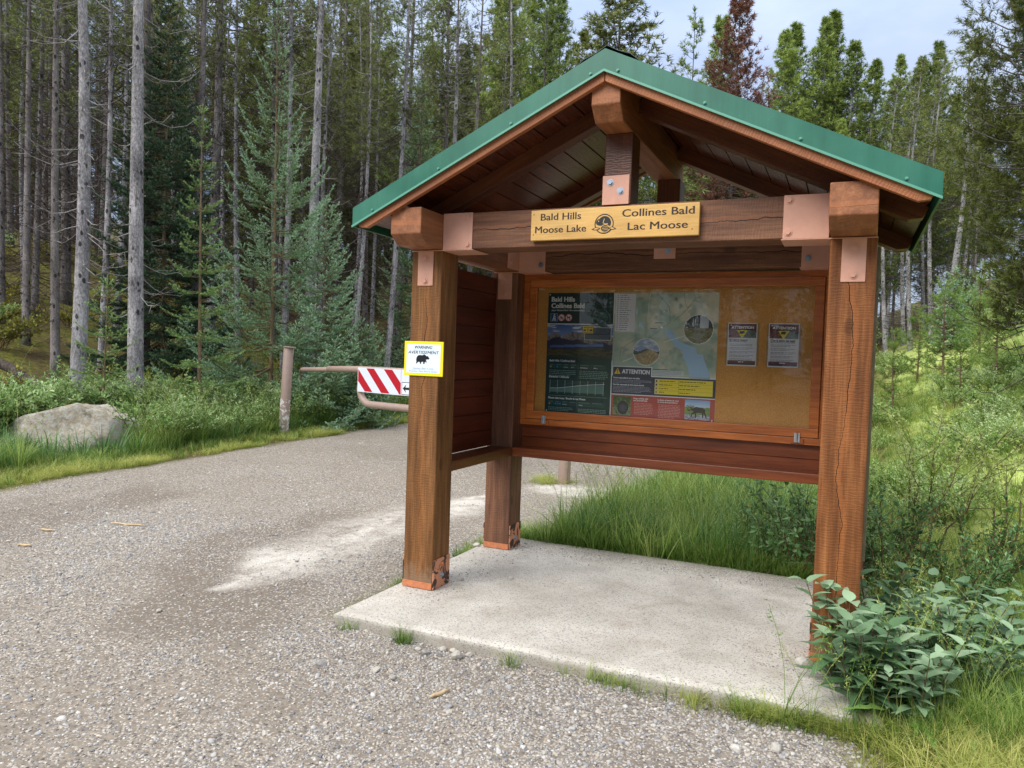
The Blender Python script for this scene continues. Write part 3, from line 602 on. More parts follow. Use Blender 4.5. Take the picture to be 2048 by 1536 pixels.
strip(.900, 30); [R2(.064 + k * .014, .917, .073 + k * .014, .930, lin(60, 130, 200), 2) for k in range(3)]; s.text('2.6 km', U(.113), V(.931), .010, WH, 2); s.text('1 Easy', U(.216), V(.931), .010, WH, 2, .01)
s.lines(U(.022), V(.958), U(.180), 3, .0125, .005, GL, 2, 40); s.lines(U(.212), V(.962), U(.392), 3, .0125, .005, GL, 2, 41)
R2(.4065, 0, .4115, 1, WH, 1)
def themap(u, v):
    h = fbm(u * 1.3, v, 6); c = mix3(lin(168, 184, 166), lin(206, 202, 182), (h - .42) * 5); h2 = fbm(u * 1.3 + 5, v, 13); c = mix3(c, arr(lin(140, 164, 152), len(u)), (h2 - .5) * 3.5)
    return mix3(c, arr(lin(214, 206, 184), len(u)), (u - .72) * 3 * (v < .35))
s.grid(U(.4115), V(.664), U(1), V(0), 110, 78, themap, 0)
LAKE = [(.708, .285), (.735, .283), (.768, .335), (.80, .385), (.845, .41), (.885, .425), (.892, .475), (.925, .478), (.935, .53), (.965, .63), (.967, .664), (.855, .664), (.848, .59), (.815, .50), (.812, .452), (.765, .42), (.752, .378), (.715, .33)]
s.poly([(U(a), V(b)) for a, b in LAKE], lin(164, 196, 226), 1)
for pts in ([(.655, 0), (.70, .07), (.728, .11), (.735, .2), (.74, .235), (.70, .27)], [(.81, 0), (.815, .08), (.83, .12), (.86, .07), (.87, .05)], [(.87, .05), (.865, 0)], [(.855, .09), (.80, .17), (.755, .225)], [(.87, .05), (.90, .03)], [(.87, .06), (.905, .085)], [(.70, .27), (.62, .36), (.55, .37), (.50, .41), (.46, .45), (.452, .53), (.47, .56)]):
    s.line([(U(a), V(b)) for a, b in pts], .003, lin(112, 122, 112), 2)
s.line([(U(a), V(b)) for a, b in [(.62, 0), (.61, .1), (.615, .18), (.66, .24), (.70, .275)]], .004, lin(206, 216, 206), 1)
for a, b, c, d in ((.545, .15, .010, .03), (.565, .25, .014, .02), (.575, .27, .010, .012), (.70, .15, .006, .008)): s.circ(U(a), V(b), c, lin(178, 206, 224), 1, 12, d)
for k in range(8): a = k * math.pi / 4; s.line([(U(.765), V(.052)), (U(.765) + .022 * math.cos(a), V(.052) + .022 * math.sin(a))], .003, lin(70, 76, 76), 2)
s.circ(U(.690), V(.275), .008, WH, 3, 14)
for k in range(7): s.circ(U(.655) + k * .009, V(.238), .0042, lin(70, 78, 78), 3, 8); s.circ(U(.628) + k * .008, V(.285), .0042, lin(70, 78, 78), 3, 8)
R2(.4165, .010, .535, .312, lin(222, 220, 226), 2)
for k in range(17): s.lines(U(.444), V(.024 + k * .0172), U(.444 + .05 + .03 * ((k * 7) % 5) / 5), 1, .01, .0052, lin(120, 122, 132), 3, 60 + k); s.circ(U(.431), V(.021 + k * .0172), .004, lin(84, 88, 100), 3, 8)
def clip_circ(u, v): return (u - .5) ** 2 + (v - .5) ** 2 < .248
def summit(u, v):
    c = mix3(lin(140, 160, 196), lin(206, 212, 222), (fbm(u, v * 2, 7) - .35) * 3); c = np.where((v > .44 + .05 * np.sin(u * 9))[:, None], arr(lin(70, 84, 96), len(u)), c)
    return np.where((v > .62 - .35 * np.exp(-((u - .62) / .3) ** 2) * .6)[:, None], mix3(lin(150, 128, 92), lin(196, 176, 140), fbm(u * 2, v * 2, 9) * 2 - .6), c)
def meadow(u, v):
    c = mix3(lin(150, 160, 180), lin(196, 200, 210), v * 2); c = np.where(((v < .5) & (u < .55) & (fbm(u * 3, v * .6, 10) > .4) | (u > .85) & (v < .6))[:, None], arr(lin(44, 50, 48), len(u)), c)
    return np.where((v > .46)[:, None], mix3(lin(92, 96, 52), lin(150, 140, 96), fbm(u * 2, v * 3, 9) * 2 - .6), c)
for cu_, cv_, rr, fn in ((.895, .285, .118, meadow), (.608, .470, .112, summit)):
    s.circ(U(cu_), V(cv_), rr, WH, 3, 40); s.grid(U(cu_) - rr * .96, V(cv_) - rr * .96, U(cu_) + rr * .96, V(cv_) + rr * .96, 44, 44, fn, 4, clip_circ)
s.line([(U(.825), V(.335)), (U(.705), V(.39))], .005, WH, 2); s.line([(U(.53), V(.52)), (U(.47), V(.555))], .005, WH, 2)
SL_ = lin(62, 64, 84); R2(.4115, .66, 1, .668, WH, 1); R2(.4115, .668, 1, .815, SL_, 2); R2(.4135, .590, .645, .668, WH, 2); R2(.4170, .596, .641, .670, SL_, 3)
tx, tz = U(.444), V(.632); s.poly([(tx - .027, tz - .022), (tx + .027, tz - .022), (tx, tz + .028)], lin(232, 198, 60), 4); s.rect(tx - .003, tz - .006, tx + .003, tz + .014, BK, 5); s.circ(tx, tz - .013, .004, BK, 5, 8)
s.text('ATTENTION', U(.472), V(.648), .034, WH, 4, .02, 0, 'l', U(.160)); s.rect(U(.650), V(.652), U(.825), V(.612), lin(196, 204, 206), 2); s.lines(U(.654), V(.622), U(.82), 3, .011, .004, lin(150, 156, 166), 3, 80); R2(.650, .604, .735, .609, lin(60, 66, 64), 2)
s.text('You are responsible for your own safety', U(.420), V(.690), .0125, WH, 4, .012, 0, 'l', .225); s.lines(U(.420), V(.704), U(.650), 3, .0105, .0035, lin(170, 174, 190), 4, 81)
s.text('Vous \u00eates responsable de votre propre s\u00e9curit\u00e9', U(.420), V(.744), .0125, WH, 4, .012, 0, 'l', .262); s.lines(U(.420), V(.757), U(.650), 5, .0105, .0035, lin(170, 174, 190), 4, 82)
R2(.664, .682, .986, .801, lin(232, 210, 60), 3); R2(.664, .682, .684, .801, lin(220, 206, 150), 4)
for k in range(4): s.circ(U(.674), V(.698 + k * .029), .0075, BK if k < 2 else lin(150, 120, 70), 5, 10); s.lines(U(.690), V(.700 + k * .029), U(.79 - .02 * k), 1, .01, .006, lin(60, 54, 24), 4, 90 + k); s.lines(U(.803), V(.700 + k * .029), U(.975 - .03 * k), 1, .01, .006, lin(60, 54, 24), 4, 95 + k)
for k in range(1, 4): R2(.664, .682 + k * .0295, .986, .6832 + k * .0295, lin(120, 108, 30), 4)
R2(.7985, .682, .8, .801, lin(120, 108, 30), 4)
R2(.4115, .815, 1, .8215, WH, 3); RD = lin(176, 78, 70); R2(.4115, .8215, 1, 1, RD, 2)
def bearpic(u, v):
    c = mix3(lin(70, 92, 54), lin(128, 150, 112), fbm(u * 2, v * 2, 7) * 2 - .5 + (v - .6)); d = ((u - .56) / .30) ** 2 + ((v - .60) / .36) ** 2
    return np.where((d < 1)[:, None], mix3(lin(84, 82, 96), lin(44, 44, 54), d * 1.1 + (fbm(u * 3, v * 3, 8) - .5) - 4 * np.exp(-((u - .55) ** 2 + (v - .6) ** 2) * 500)), c)
s.grid(U(.424), V(.985), U(.530), V(.832), 34, 36, bearpic, 3)
def moosepic(u, v):
    c = mix3(lin(130, 168, 214), lin(190, 210, 228), v * 3); c = np.where((v > .34 + .05 * fbm(u, v * 0, 9))[:, None], mix3(lin(96, 130, 60), lin(140, 164, 92), fbm(u * 3, v * 3, 9) * 2 - .5), c)
    return np.where((v > .74)[:, None], mix3(lin(120, 126, 140), lin(206, 210, 220), fbm(u * 2, v * 9, 6) * 2 - .5), c)
s.grid(U(.838), V(.985), U(.975), V(.832), 40, 36, moosepic, 3)
MO = [(.10, .54), (.14, .50), (.22, .50), (.27, .56), (.34, .58), (.45, .66), (.60, .63), (.76, .60), (.82, .52), (.82, .40), (.86, .26), (.90, .10), (.86, .10), (.79, .28), (.76, .34), (.74, .10), (.70, .10), (.70, .36), (.54, .36), (.46, .34), (.46, .08), (.42, .08), (.41, .32), (.32, .26), (.28, .12), (.25, .14), (.28, .32), (.36, .40), (.30, .46), (.24, .46), (.16, .42), (.11, .46)]
mw, mh = U(.137), PHT * .153; s.poly([(U(.838) + a * mw, V(.985) + b * mh) for a, b in MO], lin(66, 56, 54), 4)
for a, b in (((.24, .56), (.10, .72)), ((.24, .56), (.20, .76)), ((.24, .56), (.30, .74)), ((.26, .57), (.38, .72)), ((.12, .70), (.06, .66))): s.line([(U(.838) + a[0] * mw, V(.985) + a[1] * mh), (U(.838) + b[0] * mw, V(.985) + b[1] * mh)], .006, lin(110, 90, 74), 5)
s.text('Keep wildlife wild', U(.545), V(.850), .012, WH, 3, .012); s.text('and yourself safe', U(.545), V(.866), .012, WH, 3, .012); s.text('La faune a besoin de vous', U(.685), V(.852), .012, WH, 3, .012, 0, 'l', .17)
s.text('et vous de la prudence', U(.685), V(.868), .012, WH, 3, .012, 0, 'l', .16); s.lines(U(.55), V(.886), U(.66), 8, .0125, .005, lin(214, 150, 140), 3, 100); s.lines(U(.69), V(.888), U(.815), 9, .0125, .005, lin(214, 150, 140), 3, 101)
for a, b in ((.010, .015), (.990, .012), (.012, .985), (.988, .985)): s.circ(U(a), V(b), .006, lin(224, 226, 226), 5, 12)
s.build('printed_sheet', poster)
mb = MB(); mb.box((0, 0.0003, 0), (PWD, 0.0007, PHT)); mb.build('backing', plain('poster_backing', lin(210, 210, 206), 0.6), poster)
# two paper notices
def notice(x, lab, head, sub, seed):
    w, h = 0.219, 0.334; o = tag(empty('paper_notice', (x, 1.4828, 1.6545)), lab, 'notice', 'bear notices taped to the corkboard')
    s = Sheet(0.0004); MA = lin(98, 34, 56); s.rect(0, 0, w, h, lin(214, 216, 226), 0); s.rect(.006, h * .845, w - .006, h - .007, MA, 1)
    s.grid(.006, h * .655, w - .006, h * .855, 36, 14, lambda u, v: np.where((v < .30 - .28 * np.sin(u * math.pi))[:, None], arr(MA, len(u)), np.where((u < .5)[:, None], mix3(lin(64, 60, 50), lin(150, 60, 66), (fbm(u * 3, v * 1.4, 12) - .45) * 8), mix3(lin(54, 70, 86), lin(106, 122, 104), fbm(u * 3, v * 2, 9) * 2 - .5))), 1)
    s.text('ATTENTION', w / 2, h * .865, .0195, WH, 2, .02, 0, 'c', .165); s.rect(.018, h - .022, .030, h - .015, WH, 2); s.lines(.036, h - .021, .07, 1, .01, .004, lin(190, 160, 170), 2, 3)
    s.poly([(w * .31, h * .828), (w * .68, h * .828), (w * .49, h * .64)], lin(226, 210, 50), 2); bear(s, w * .40, h * .735, .042, BK, 3)
    s.text(head, .016, h * .585, .0145, BK, 2, .016, 0, 'l', .135 if len(head) < 20 else .175); s.text(sub, .016, h * .553, .009, lin(70, 70, 82), 2, .01, 0, 'l', .13 if len(head) < 20 else .175)
    z = h * .50
    for k in range(5): n = 2; s.lines(.018, z, w - .02, n, .0105, .0042, lin(128, 130, 142), 2, seed + k); z -= .0285
    s.rect(.006, .010, w - .006, h * .125, MA, 1); s.rect(.006, .010, w - .006, h * .065, lin(40, 26, 50), 2); s.rect(.012, h * .095, w - .012, h * .10, lin(150, 90, 110), 2); s.lines(.085, h * .088, .14, 1, .01, .006, WH, 3, 4)
    s.build('printed_sheet', o)
    for x0, x1 in ((-.014, 0), (w, w + .017)):
        t = Sheet(0.0004); t.rect(x0, h * .02, x1, h * .99, lin(158, 124, 76), 0); t.build('clear_tape', o)
notice(1.967, "paper bear notice in English reading It's berry season, left of two", "It's berry season", 'Bear encounters are likely.', 110)
notice(2.270, "paper bear notice in French reading C'est la saison des baies, right of two", "C'est la saison des baies", 'Des rencontres avec les ours sont probables.', 130)
# ------------------------------------------------------------------ barrier gate, its posts
G0 = np.array([-7.387, 7.138]); G1 = np.array([-0.724, 5.264]); gd = (G1 - G0) / np.linalg.norm(G1 - G0); GL_ = np.linalg.norm(G1 - G0); grz = math.atan2(gd[1], gd[0])
def gate_post(loc, lab, hgt, r):
    o = tag(empty('gate_post', loc), lab, 'post'); mb = MB(); mb.tube([(0, 0, -0.3), (0, 0, hgt)], r, 24); bevel(mb.build('pipe', M_PIPE, o, True), 0.002); return o
o = gate_post((G0[0], G0[1], -0.10), 'leaning pipe post with chipped paint and flat cap, left end of the gate', 1.80, 0.098); o.rotation_euler = (0, R_(3.0), 0)
mb = MB(); mb.tube([(0.02, 0, 1.801), (0.02, 0, 1.815)], 0.125, 20); mb.tube([(0.14, -0.02, 1.80), (0.14, -0.02, 1.66)], 0.006, 5); mb.build('cap', M_PIPE, o)
def chips():
    m, nt, p, out = newmat('chipped_pale_paint')
    nt.links.new(ramp(nt, noise(nt, coords(nt, 'Object'), 14, 4, .7), [(0.5, lin(158, 136, 124)), (0.56, lin(214, 210, 206))]), p.inputs['Base Color']); p.inputs['Roughness'].default_value = .6; return m
mb = MB(); mb.tube([(0, 0, 0.12), (0, 0, 0.78)], 0.0988, 24, cap=False); mb.build('paint_chips', chips(), o, True)
o = gate_post((G1[0], G1[1], -0.09), 'grey-brown pipe hinge post standing in gravel behind the kiosk', 1.62, 0.085)
mb = MB(); mb.tube([(-0.10, 0, 0.42), (-0.10, 0, 0.56)], 0.030, 10); mb.box((-0.09, -0.02, 0.46), (-0.02, 0.02, 0.48)); mb.build('hinge', M_PIPE, o)
gate = tag(empty('barrier_gate', (G1[0], G1[1], -0.09), grz), 'swinging pipe road gate with red and white striped board across the gravel road', 'gate')
a = lambda x: x - GL_   # distance from the left post, in the gate's own frame
mb = MB()
mb.tube([(a(0.60), 0, 1.367), (a(1.4), 0, 1.40), (a(1.45), 0, 1.41)], 0.044, 12); mb.tube([(a(1.44), 0, 1.410), (a(2.40), 0, 1.438), (a(GL_ - .1), 0, 1.45)], 0.058, 14)
mb.build('top_rail', M_PIPE, gate, True)
mb = MB(); cv = [(a(2.38), 0, 1.44), (a(2.38), 0, 1.10)] + [(a(2.38) + 0.30 * (1 - math.cos(t)), 0, 1.10 - 0.27 * math.sin(t)) for t in np.linspace(0.2, math.pi / 2, 8)] + [(a(4.0), 0, .83), (a(GL_ - .1), 0, .80)]
mb.tube(cv, 0.062, 14); mb.build('lower_rail', M_PIPE, gate, True)
mb = MB(); mb.tube([(a(.62), 0.0, 1.37), (a(.55), 0.02, 1.38), (a(.53), 0, 1.31)], 0.028, 8); mb.tube([(a(.54), 0.0, 1.33), (a(.53), 0.0, 1.16)], 0.010, 6); mb.build('latch', plain('rusty_latch', lin(86, 56, 46), .7, 0, .3, 30), gate)
gb = empty('striped_board', (0, 0, 0)); gb.parent = gate
gb2 = MB(); gb2.box((a(2.40), -0.075, 1.045), (a(5.2), -0.0635, 1.475)); bd = gb2.build('striped_board', plain('white_board_edge', lin(220, 222, 226), .4, 0, .03), gate); bpy.data.objects.remove(gb)
s = Sheet(0.001); s.rect(0, 0, 2.8, .43, lin(216, 222, 232), 0)
for pts in ([(.012, .40), (.012, .19), (.207, .012), (.413, .012)], [(.233, .42), (.440, .42), (.866, .012), (.646, .012)], [(.700, .42), (.917, .42), (1.14, .205), (1.14, .012), (1.115, .012)]): s.poly(pts, lin(178, 22, 40), 1)
s.rect(1.142, .0, 1.150, .43, lin(206, 120, 124), 1); s.rect(1.170, .012, 2.0, .225, BK, 1); s.rect(1.180, .022, 1.99, .215, lin(226, 230, 236), 2)
s.poly([(1.20, .118), (1.285, .19), (1.262, .138), (1.9, .138), (1.9, .098), (1.262, .098), (1.285, .046)], BK, 3)
s.build('stripes', bd, (a(2.40), -0.0765, 1.045))

# ------------------------------------------------------------------ terrain
def sstep(a, b, x): t = np.clip((x - a) / (b - a), 0, 1); return t * t * (3 - 2 * t)
_t2 = np.random.default_rng(11).random((256, 256))
def vno(x, y, f=1.0, off=0.0):
    x = np.asarray(x, float) * f + off; y = np.asarray(y, float) * f + off * 1.7; xi, yi = np.floor(x).astype(int), np.floor(y).astype(int); fx, fy = x - xi, y - yi
    fx, fy = fx * fx * (3 - 2 * fx), fy * fy * (3 - 2 * fy); g = lambda a, b: _t2[a % 256, b % 256]
    return (g(xi, yi) * (1 - fx) + g(xi + 1, yi) * fx) * (1 - fy) + (g(xi, yi + 1) * (1 - fx) + g(xi + 1, yi + 1) * fx) * fy
def fb(x, y, f=1.0, off=0.0): return (vno(x, y, f, off) + .5 * vno(x, y, 2.1 * f, off + 3) + .25 * vno(x, y, 4.3 * f, off + 8)) / 1.75
def edge_left(y): return -6.55 - 0.10 * np.clip(y - 4, -10, 8) * 0.9 + 0.25 * (fb(y, y * 0, .5) - .5) - 0.25 * np.clip(2.0 - y, 0, 30) * -0.35
def edge_right(y): return 0.05 + 0.08 * (np.asarray(y) - 1.9) + 0.3 * (fb(y, y * 0 + 9, .7) - .5)
def terrain(x, y):
    x = np.asarray(x, float); y = np.asarray(y, float); z = np.full(np.broadcast(x, y).shape, -0.085)
    t = edge_left(y) - x
    z = z + 0.06 * sstep(0, 1.2, t) + 0.36 * np.clip(t - 2.7, 0, 12) + 0.15 * np.clip(t - 14.7, 0, 60) + 0.10 * (fb(x, y, .6) - .5) * sstep(0.5, 3, t) + .9 * (fb(x, y, .13) - .5) * sstep(3, 9, t)
    q = x - (2.95 + 0.01 * y); s = sstep(1.0, 7, y)
    z = z + sstep(0, .5, q) * (0.07 + s * (0.44 * np.clip(q - .3, 0, 7) + 0.10 * np.clip(q - 7, 0, 40))) + 0.12 * (fb(x, y, .7) - .5) * sstep(.3, 1.5, q)
    z = z + 0.10 * np.clip(y - 7, 0, 60) * sstep(1.0, 4, x) * sstep(7, 16, y) + 0.075 * np.clip(y - 20, 0, 80) * (1 - sstep(1, 4, x))
    z = z + 0.06 * (fb(x, y, .35) - .5) * sstep(2, 5, np.hypot(x - 1.4, y - .5)) + 0.03 * (fb(x, y, 1.4) - .5) * sstep(.6, 1.6, np.maximum(np.abs(x - 1.5) - 1.5, np.abs(y - .5) - 1.2))
    z = z + 0.05 * sstep(1.4, 2.1, y) * sstep(.1, .7, x - edge_right(y)) * (1 - sstep(0, .5, q)) * (1 - sstep(8, 12, y))
    return z
def gravel_mask(x, y):
    n = 0.35 * (fb(x, y, 1.1, 2) - .5)
    road = sstep(-.1, .35, x - edge_left(y) + n) * (1 - sstep(-.15, .25, x - edge_right(y) + n)) * (1 - sstep(24, 28, y))
    park = (1 - sstep(-.60, -.44, y + n * .25)) * (1 - sstep(2.75, 3.15, x + n + .55 * np.clip(-.9 - y, 0, 3)* -.3)) * sstep(-.1, .35, x - edge_left(y) + n)
    return np.maximum(road, park)
def worn_mask(x, y):
    # compacted brown tracks, drawn out along the road
    return sstep(.47, .60, fb(np.asarray(x) * .75 + .12 * np.asarray(y), np.asarray(y) * .34, .9, 71)) * sstep(.2, 1.0, -.7 - y + 1.4 * (np.asarray(x) < -.3) + 2.0 * (np.asarray(x) < -1.5))
def axis_(segs):
    a = []
    for lo, hi, st in segs: a += list(np.arange(lo, hi, st))
    return np.array(a + [segs[-1][1]])
gx = axis_([(-220, -60, 10), (-60, -22, 1.6), (-22, -9.5, .45), (-9.5, 6, .075), (6, 14, .35), (14, 60, 2), (60, 220, 10)])
gy = axis_([(-120, -20, 8), (-20, -3.6, .8), (-3.6, 9, .075), (9, 18, .3), (18, 60, 1.2), (60, 260, 10)])
GX, GY = np.meshgrid(gx, gy); nx_, ny_ = len(gx), len(gy)
mb = MB(); i = np.arange(ny_ - 1)[:, None] * nx_; j = np.arange(nx_ - 1)[None]
mb.add(np.column_stack([GX.ravel(), GY.ravel(), terrain(GX, GY).ravel()]), quads=np.stack([i + j, i + j + 1, i + nx_ + j + 1, i + nx_ + j], -1).reshape(-1, 4))
def ground_mat():
    m, nt, p, out = newmat('gravel_and_forest_soil')
    P = coords(nt, 'Object'); ma = attr(nt, 'gravel'); st = attr(nt, 'strip')
    cell = voro(nt, P, 62, 'F1', 'Color'); dist = voro(nt, P, 62, 'F1', 'Distance'); sep = nt.nodes.new('ShaderNodeSeparateColor'); nt.links.new(cell, sep.inputs[0])
    peb = ramp(nt, sep.outputs[0], [(0.0, lin(88, 84, 80)), (0.35, lin(144, 140, 134)), (0.6, lin(174, 169, 160)), (0.8, lin(160, 146, 128)), (1.0, lin(206, 201, 190))])
    dirt = ramp(nt, noise(nt, P, 30, 4, .7), [(0.3, lin(104, 95, 84)), (0.7, lin(150, 140, 126))])
    big = noise(nt, P, .9, 4, .55, .4)
    cover = ramp(nt, big, [(0.36, (.45,) * 3), (0.58, (.92,) * 3)])
    wo_ = math_(nt, 'MULTIPLY', attr(nt, 'worn'), ramp(nt, noise(nt, P, 6, 4, .7), [(.3, (.5,) * 3), (.6, (1, 1, 1))])); cover = math_(nt, 'MULTIPLY', cover, math_(nt, 'SUBTRACT', 1.0, math_(nt, 'MULTIPLY', wo_, .55)))
    dirt = mixc(nt, math_(nt, 'MULTIPLY', wo_, .8), dirt, mixc(nt, noise(nt, P, 45, 3, .7), lin(84, 75, 65), lin(130, 119, 106)))
    sel = math_(nt, 'GREATER_THAN', cover, sep.outputs[1])
    edge = ramp(nt, dist, [(0.42, (1, 1, 1)), (0.62, (0, 0, 0))])
    fac = math_(nt, 'MULTIPLY', sel, edge)
    g = mixc(nt, fac, dirt, peb)
    # scuffed bare concrete just under the gravel
    sc = ramp(nt, noise(nt, P, 90, 3, .7), [(0.35, lin(156, 150, 140)), (0.6, lin(212, 207, 197))])
    sm = math_(nt, 'MULTIPLY', st, ramp(nt, noise(nt, P, 4, 6, .8), [(0.34, (0, 0, 0)), (0.54, (.95,) * 3)]))
    g = mixc(nt, sm, g, sc)
    n1 = noise(nt, P, .8, 5, .6); n2 = noise(nt, P, 9, 4, .7)
    moss = ramp(nt, n2, [(0.3, lin(52, 50, 24)), (0.5, lin(92, 92, 36)), (0.65, lin(120, 116, 44)), (.8, lin(128, 92, 52))])
    soil = ramp(nt, n2, [(0.35, lin(62, 50, 34)), (0.7, lin(104, 88, 58))])
    f = mixc(nt, ramp(nt, n1, [(.35, (0, 0, 0)), (.6, (1, 1, 1))]), soil, moss)
    gs = ramp(nt, noise(nt, P, 22, 4, .7), [(.3, lin(118, 140, 62)), (.5, lin(164, 182, 98)), (.72, lin(196, 190, 128))])  # grass tones of the open bank, with its sunlit brightness mixed into the colour
    f = mixc(nt, math_(nt, 'MULTIPLY', attr(nt, 'meadow'), ramp(nt, n1, [(.30, (.35,) * 3), (.5, (1, 1, 1))])), f, gs)
    c = mixc(nt, ma, f, g)
    nt.links.new(c, p.inputs['Base Color']); p.inputs['Roughness'].default_value = .9; p.inputs['Specular IOR Level'].default_value = .25
    h = math_(nt, 'SUBTRACT', math_(nt, 'MULTIPLY', math_(nt, 'SUBTRACT', .6, dist, True), math_(nt, 'MULTIPLY', sel, math_(nt, 'MULTIPLY', ma, math_(nt, 'SUBTRACT', 1.0, sm)))), math_(nt, 'MULTIPLY', n2, -.25))
    bump(nt, p, h, .9, .012)
    return m
ground = mb.build('ground', ground_mat(), None, True); tag(ground, kind='structure')
ga = ground.data.attributes.new('gravel', 'FLOAT', 'POINT'); ga.data.foreach_set('value', gravel_mask(GX, GY).ravel().astype(np.float32))
def strip_mask(x, y):
    # a band of old concrete along x about -1.3, running with the road
    yc = np.clip(y, -.2, 3.9); xc_ = -1.28 - .12 * np.sin((yc - .5) * 1.1); w = .50 * sstep(-.75, .5, y) * (1 - sstep(2.9, 4.2, y)) + .0
    n = .30 * (fb(x, y, 1.6, 5) - .5)
    a = 1 - sstep(.35, 1.25, np.abs(x - xc_ + n) / np.maximum(w, .02)); a = a * (w > .03)
    a = a * (1 - .42 * sstep(.50, .60, fb(np.asarray(x) * 4.5 + .6 * np.asarray(y), np.asarray(y) * .6, .8, 91)))
    b = 1 - sstep(.6, 1.1, np.hypot((x + .36) / .75, (y - 4.75) / .45) + n)
    return np.maximum(a, b * .9)
wa = ground.data.attributes.new('worn', 'FLOAT', 'POINT'); wa.data.foreach_set('value', worn_mask(GX, GY).ravel().astype(np.float32))
sa = ground.data.attributes.new('strip', 'FLOAT', 'POINT'); sa.data.foreach_set('value', strip_mask(GX, GY).ravel().astype(np.float32))

mo = sstep(.2, 1.2, GX - (2.95 + .01 * GY)) * sstep(2, 5, GY) * (1 - sstep(24, 32, GY)); ka = ground.data.attributes.new('meadow', 'FLOAT', 'POINT'); ka.data.foreach_set('value', mo.ravel().astype(np.float32))

# concrete pad: worn top, rounded ragged edge
def pad():
    xs = np.linspace(-.06, 3.075, 110); ys = np.linspace(-.675, 1.78, 88); X, Y = np.meshgrid(xs, ys)
    u = (X - xs[0]) / (xs[-1] - xs[0]); v = (Y - ys[0]) / (ys[-1] - ys[0])
    Y = Y + (1 - v) * (0.068 * u + .012 * (fb(X, X * 0, 2.2) - .5) + .012 * (fb(X, X * 0, 9, 3) - .5)) + v * (.25 * u * 0 + .05 * (fb(X, X * 0, 2) - .5))
    X = X + (1 - u) * .02 * (fb(Y, Y * 0, 3, 7) - .5) + u * .015 * (fb(Y, Y * 0, 3, 9) - .5) + (1 - u) * (-.02 + .0 * v)
    d = np.minimum(np.minimum(u * 3.1, (1 - u) * 3.1), np.minimum(v, 1 - v) * 2.4)
    Z = -0.0008 - .016 * (1 - np.clip(d / .03, 0, 1)) ** 2 + .003 * (fb(X, Y, 2.5) - .5)
    k, n = Y.shape; mb = MB(); i = np.arange(k - 1)[:, None] * n; j = np.arange(n - 1)[None]
    V = np.column_stack([X.ravel(), Y.ravel(), Z.ravel()]); Q = np.stack([i + j, i + j + 1, i + n + j + 1, i + n + j], -1).reshape(-1, 4)
    mb.add(V, quads=Q)
    ring = list(range(n)) + [r * n + n - 1 for r in range(1, k)] + [(k - 1) * n + c for c in range(n - 2, -1, -1)] + [r * n for r in range(k - 2, 0, -1)]
    top = V[ring]; c = top.mean(0); lows = []
    m_ = len(ring); rows = [top]
    for zz, e in ((-.035, .004), (-.07, -.004), (-.13, .0), (-.25, .01)):
        q = top.copy(); q[:, 2] = zz; dirn = (q - c); dirn[:, 2] = 0; dirn /= np.linalg.norm(dirn, axis=1)[:, None]; q += dirn * (e + .012 * (vno(q[:, 0], q[:, 1], 14, zz * 40) - .5)[:, None]); rows.append(q)
    A = np.vstack(rows); b = np.arange(m_); b2 = (b + 1) % m_
    mb.add(A, quads=np.vstack([np.column_stack([r * m_ + b, (r + 1) * m_ + b, (r + 1) * m_ + b2, r * m_ + b2]) for r in range(len(rows) - 1)]))
    m, nt, p, out = newmat('worn_exposed_concrete')
    P = coords(nt, 'Object'); n1 = noise(nt, P, 260, 2, .8); n2 = noise(nt, P, 2.2, 5, .6, .3); sp = voro(nt, P, 150, 'F1', 'Color')
    sepc = nt.nodes.new('ShaderNodeSeparateColor'); nt.links.new(sp, sepc.inputs[0])
    c = ramp(nt, n2, [(0.3, lin(166, 159, 146)), (0.5, lin(188, 182, 170)), (0.72, lin(206, 200, 188))])
    c = mixc(nt, ramp(nt, sepc.outputs[0], [(.80, (0, 0, 0)), (.86, (.75,) * 3)]), c, lin(112, 110, 108)); c = mixc(nt, ramp(nt, n1, [(.52, (0, 0, 0)), (.66, (.5,) * 3)]), c, lin(226, 222, 214))
    gz = nt.nodes.new('ShaderNodeSeparateXYZ'); nt.links.new(P, gz.inputs[0])
    c = mixc(nt, ramp(nt, math_(nt, 'ADD', gz.outputs[2], math_(nt, 'MULTIPLY', n2, .03)), [(.0, (1, 1, 1)), (.012, (0, 0, 0))]) if False else math_(nt, 'MULTIPLY', ramp(nt, math_(nt, 'MULTIPLY', gz.outputs[2], -10.0), [(.25, (0, 0, 0)), (.42, (.8,) * 3)]), n2), c, lin(120, 110, 90))
    c = mixc(nt, ramp(nt, noise(nt, P, 3.4, 6, .75, .6), [(.52, (0, 0, 0)), (.72, (.5,) * 3)]), c, lin(150, 134, 112))
    # drifted grit along the back edge
    gr = ramp(nt, math_(nt, 'ADD', math_(nt, 'MULTIPLY', gz.outputs[1], .5), math_(nt, 'MULTIPLY', noise(nt, P, 7, 4, .7), .35)), [(.80, (0, 0, 0)), (.95, (.8,) * 3)])
    c = mixc(nt, math_(nt, 'MULTIPLY', gr, ramp(nt, noise(nt, P, 70, 2), [(.4, (0, 0, 0)), (.55, (1, 1, 1))])), c, lin(132, 126, 116))
    nt.links.new(c, p.inputs['Base Color']); p.inputs['Roughness'].default_value = .85
    bump(nt, p, math_(nt, 'ADD', math_(nt, 'MULTIPLY', sepc.outputs[0], .6), math_(nt, 'MULTIPLY', n1, .8)), .35, .004)
    return mb.build('concrete_pad', m, None, True)
tag(pad(), kind='structure')

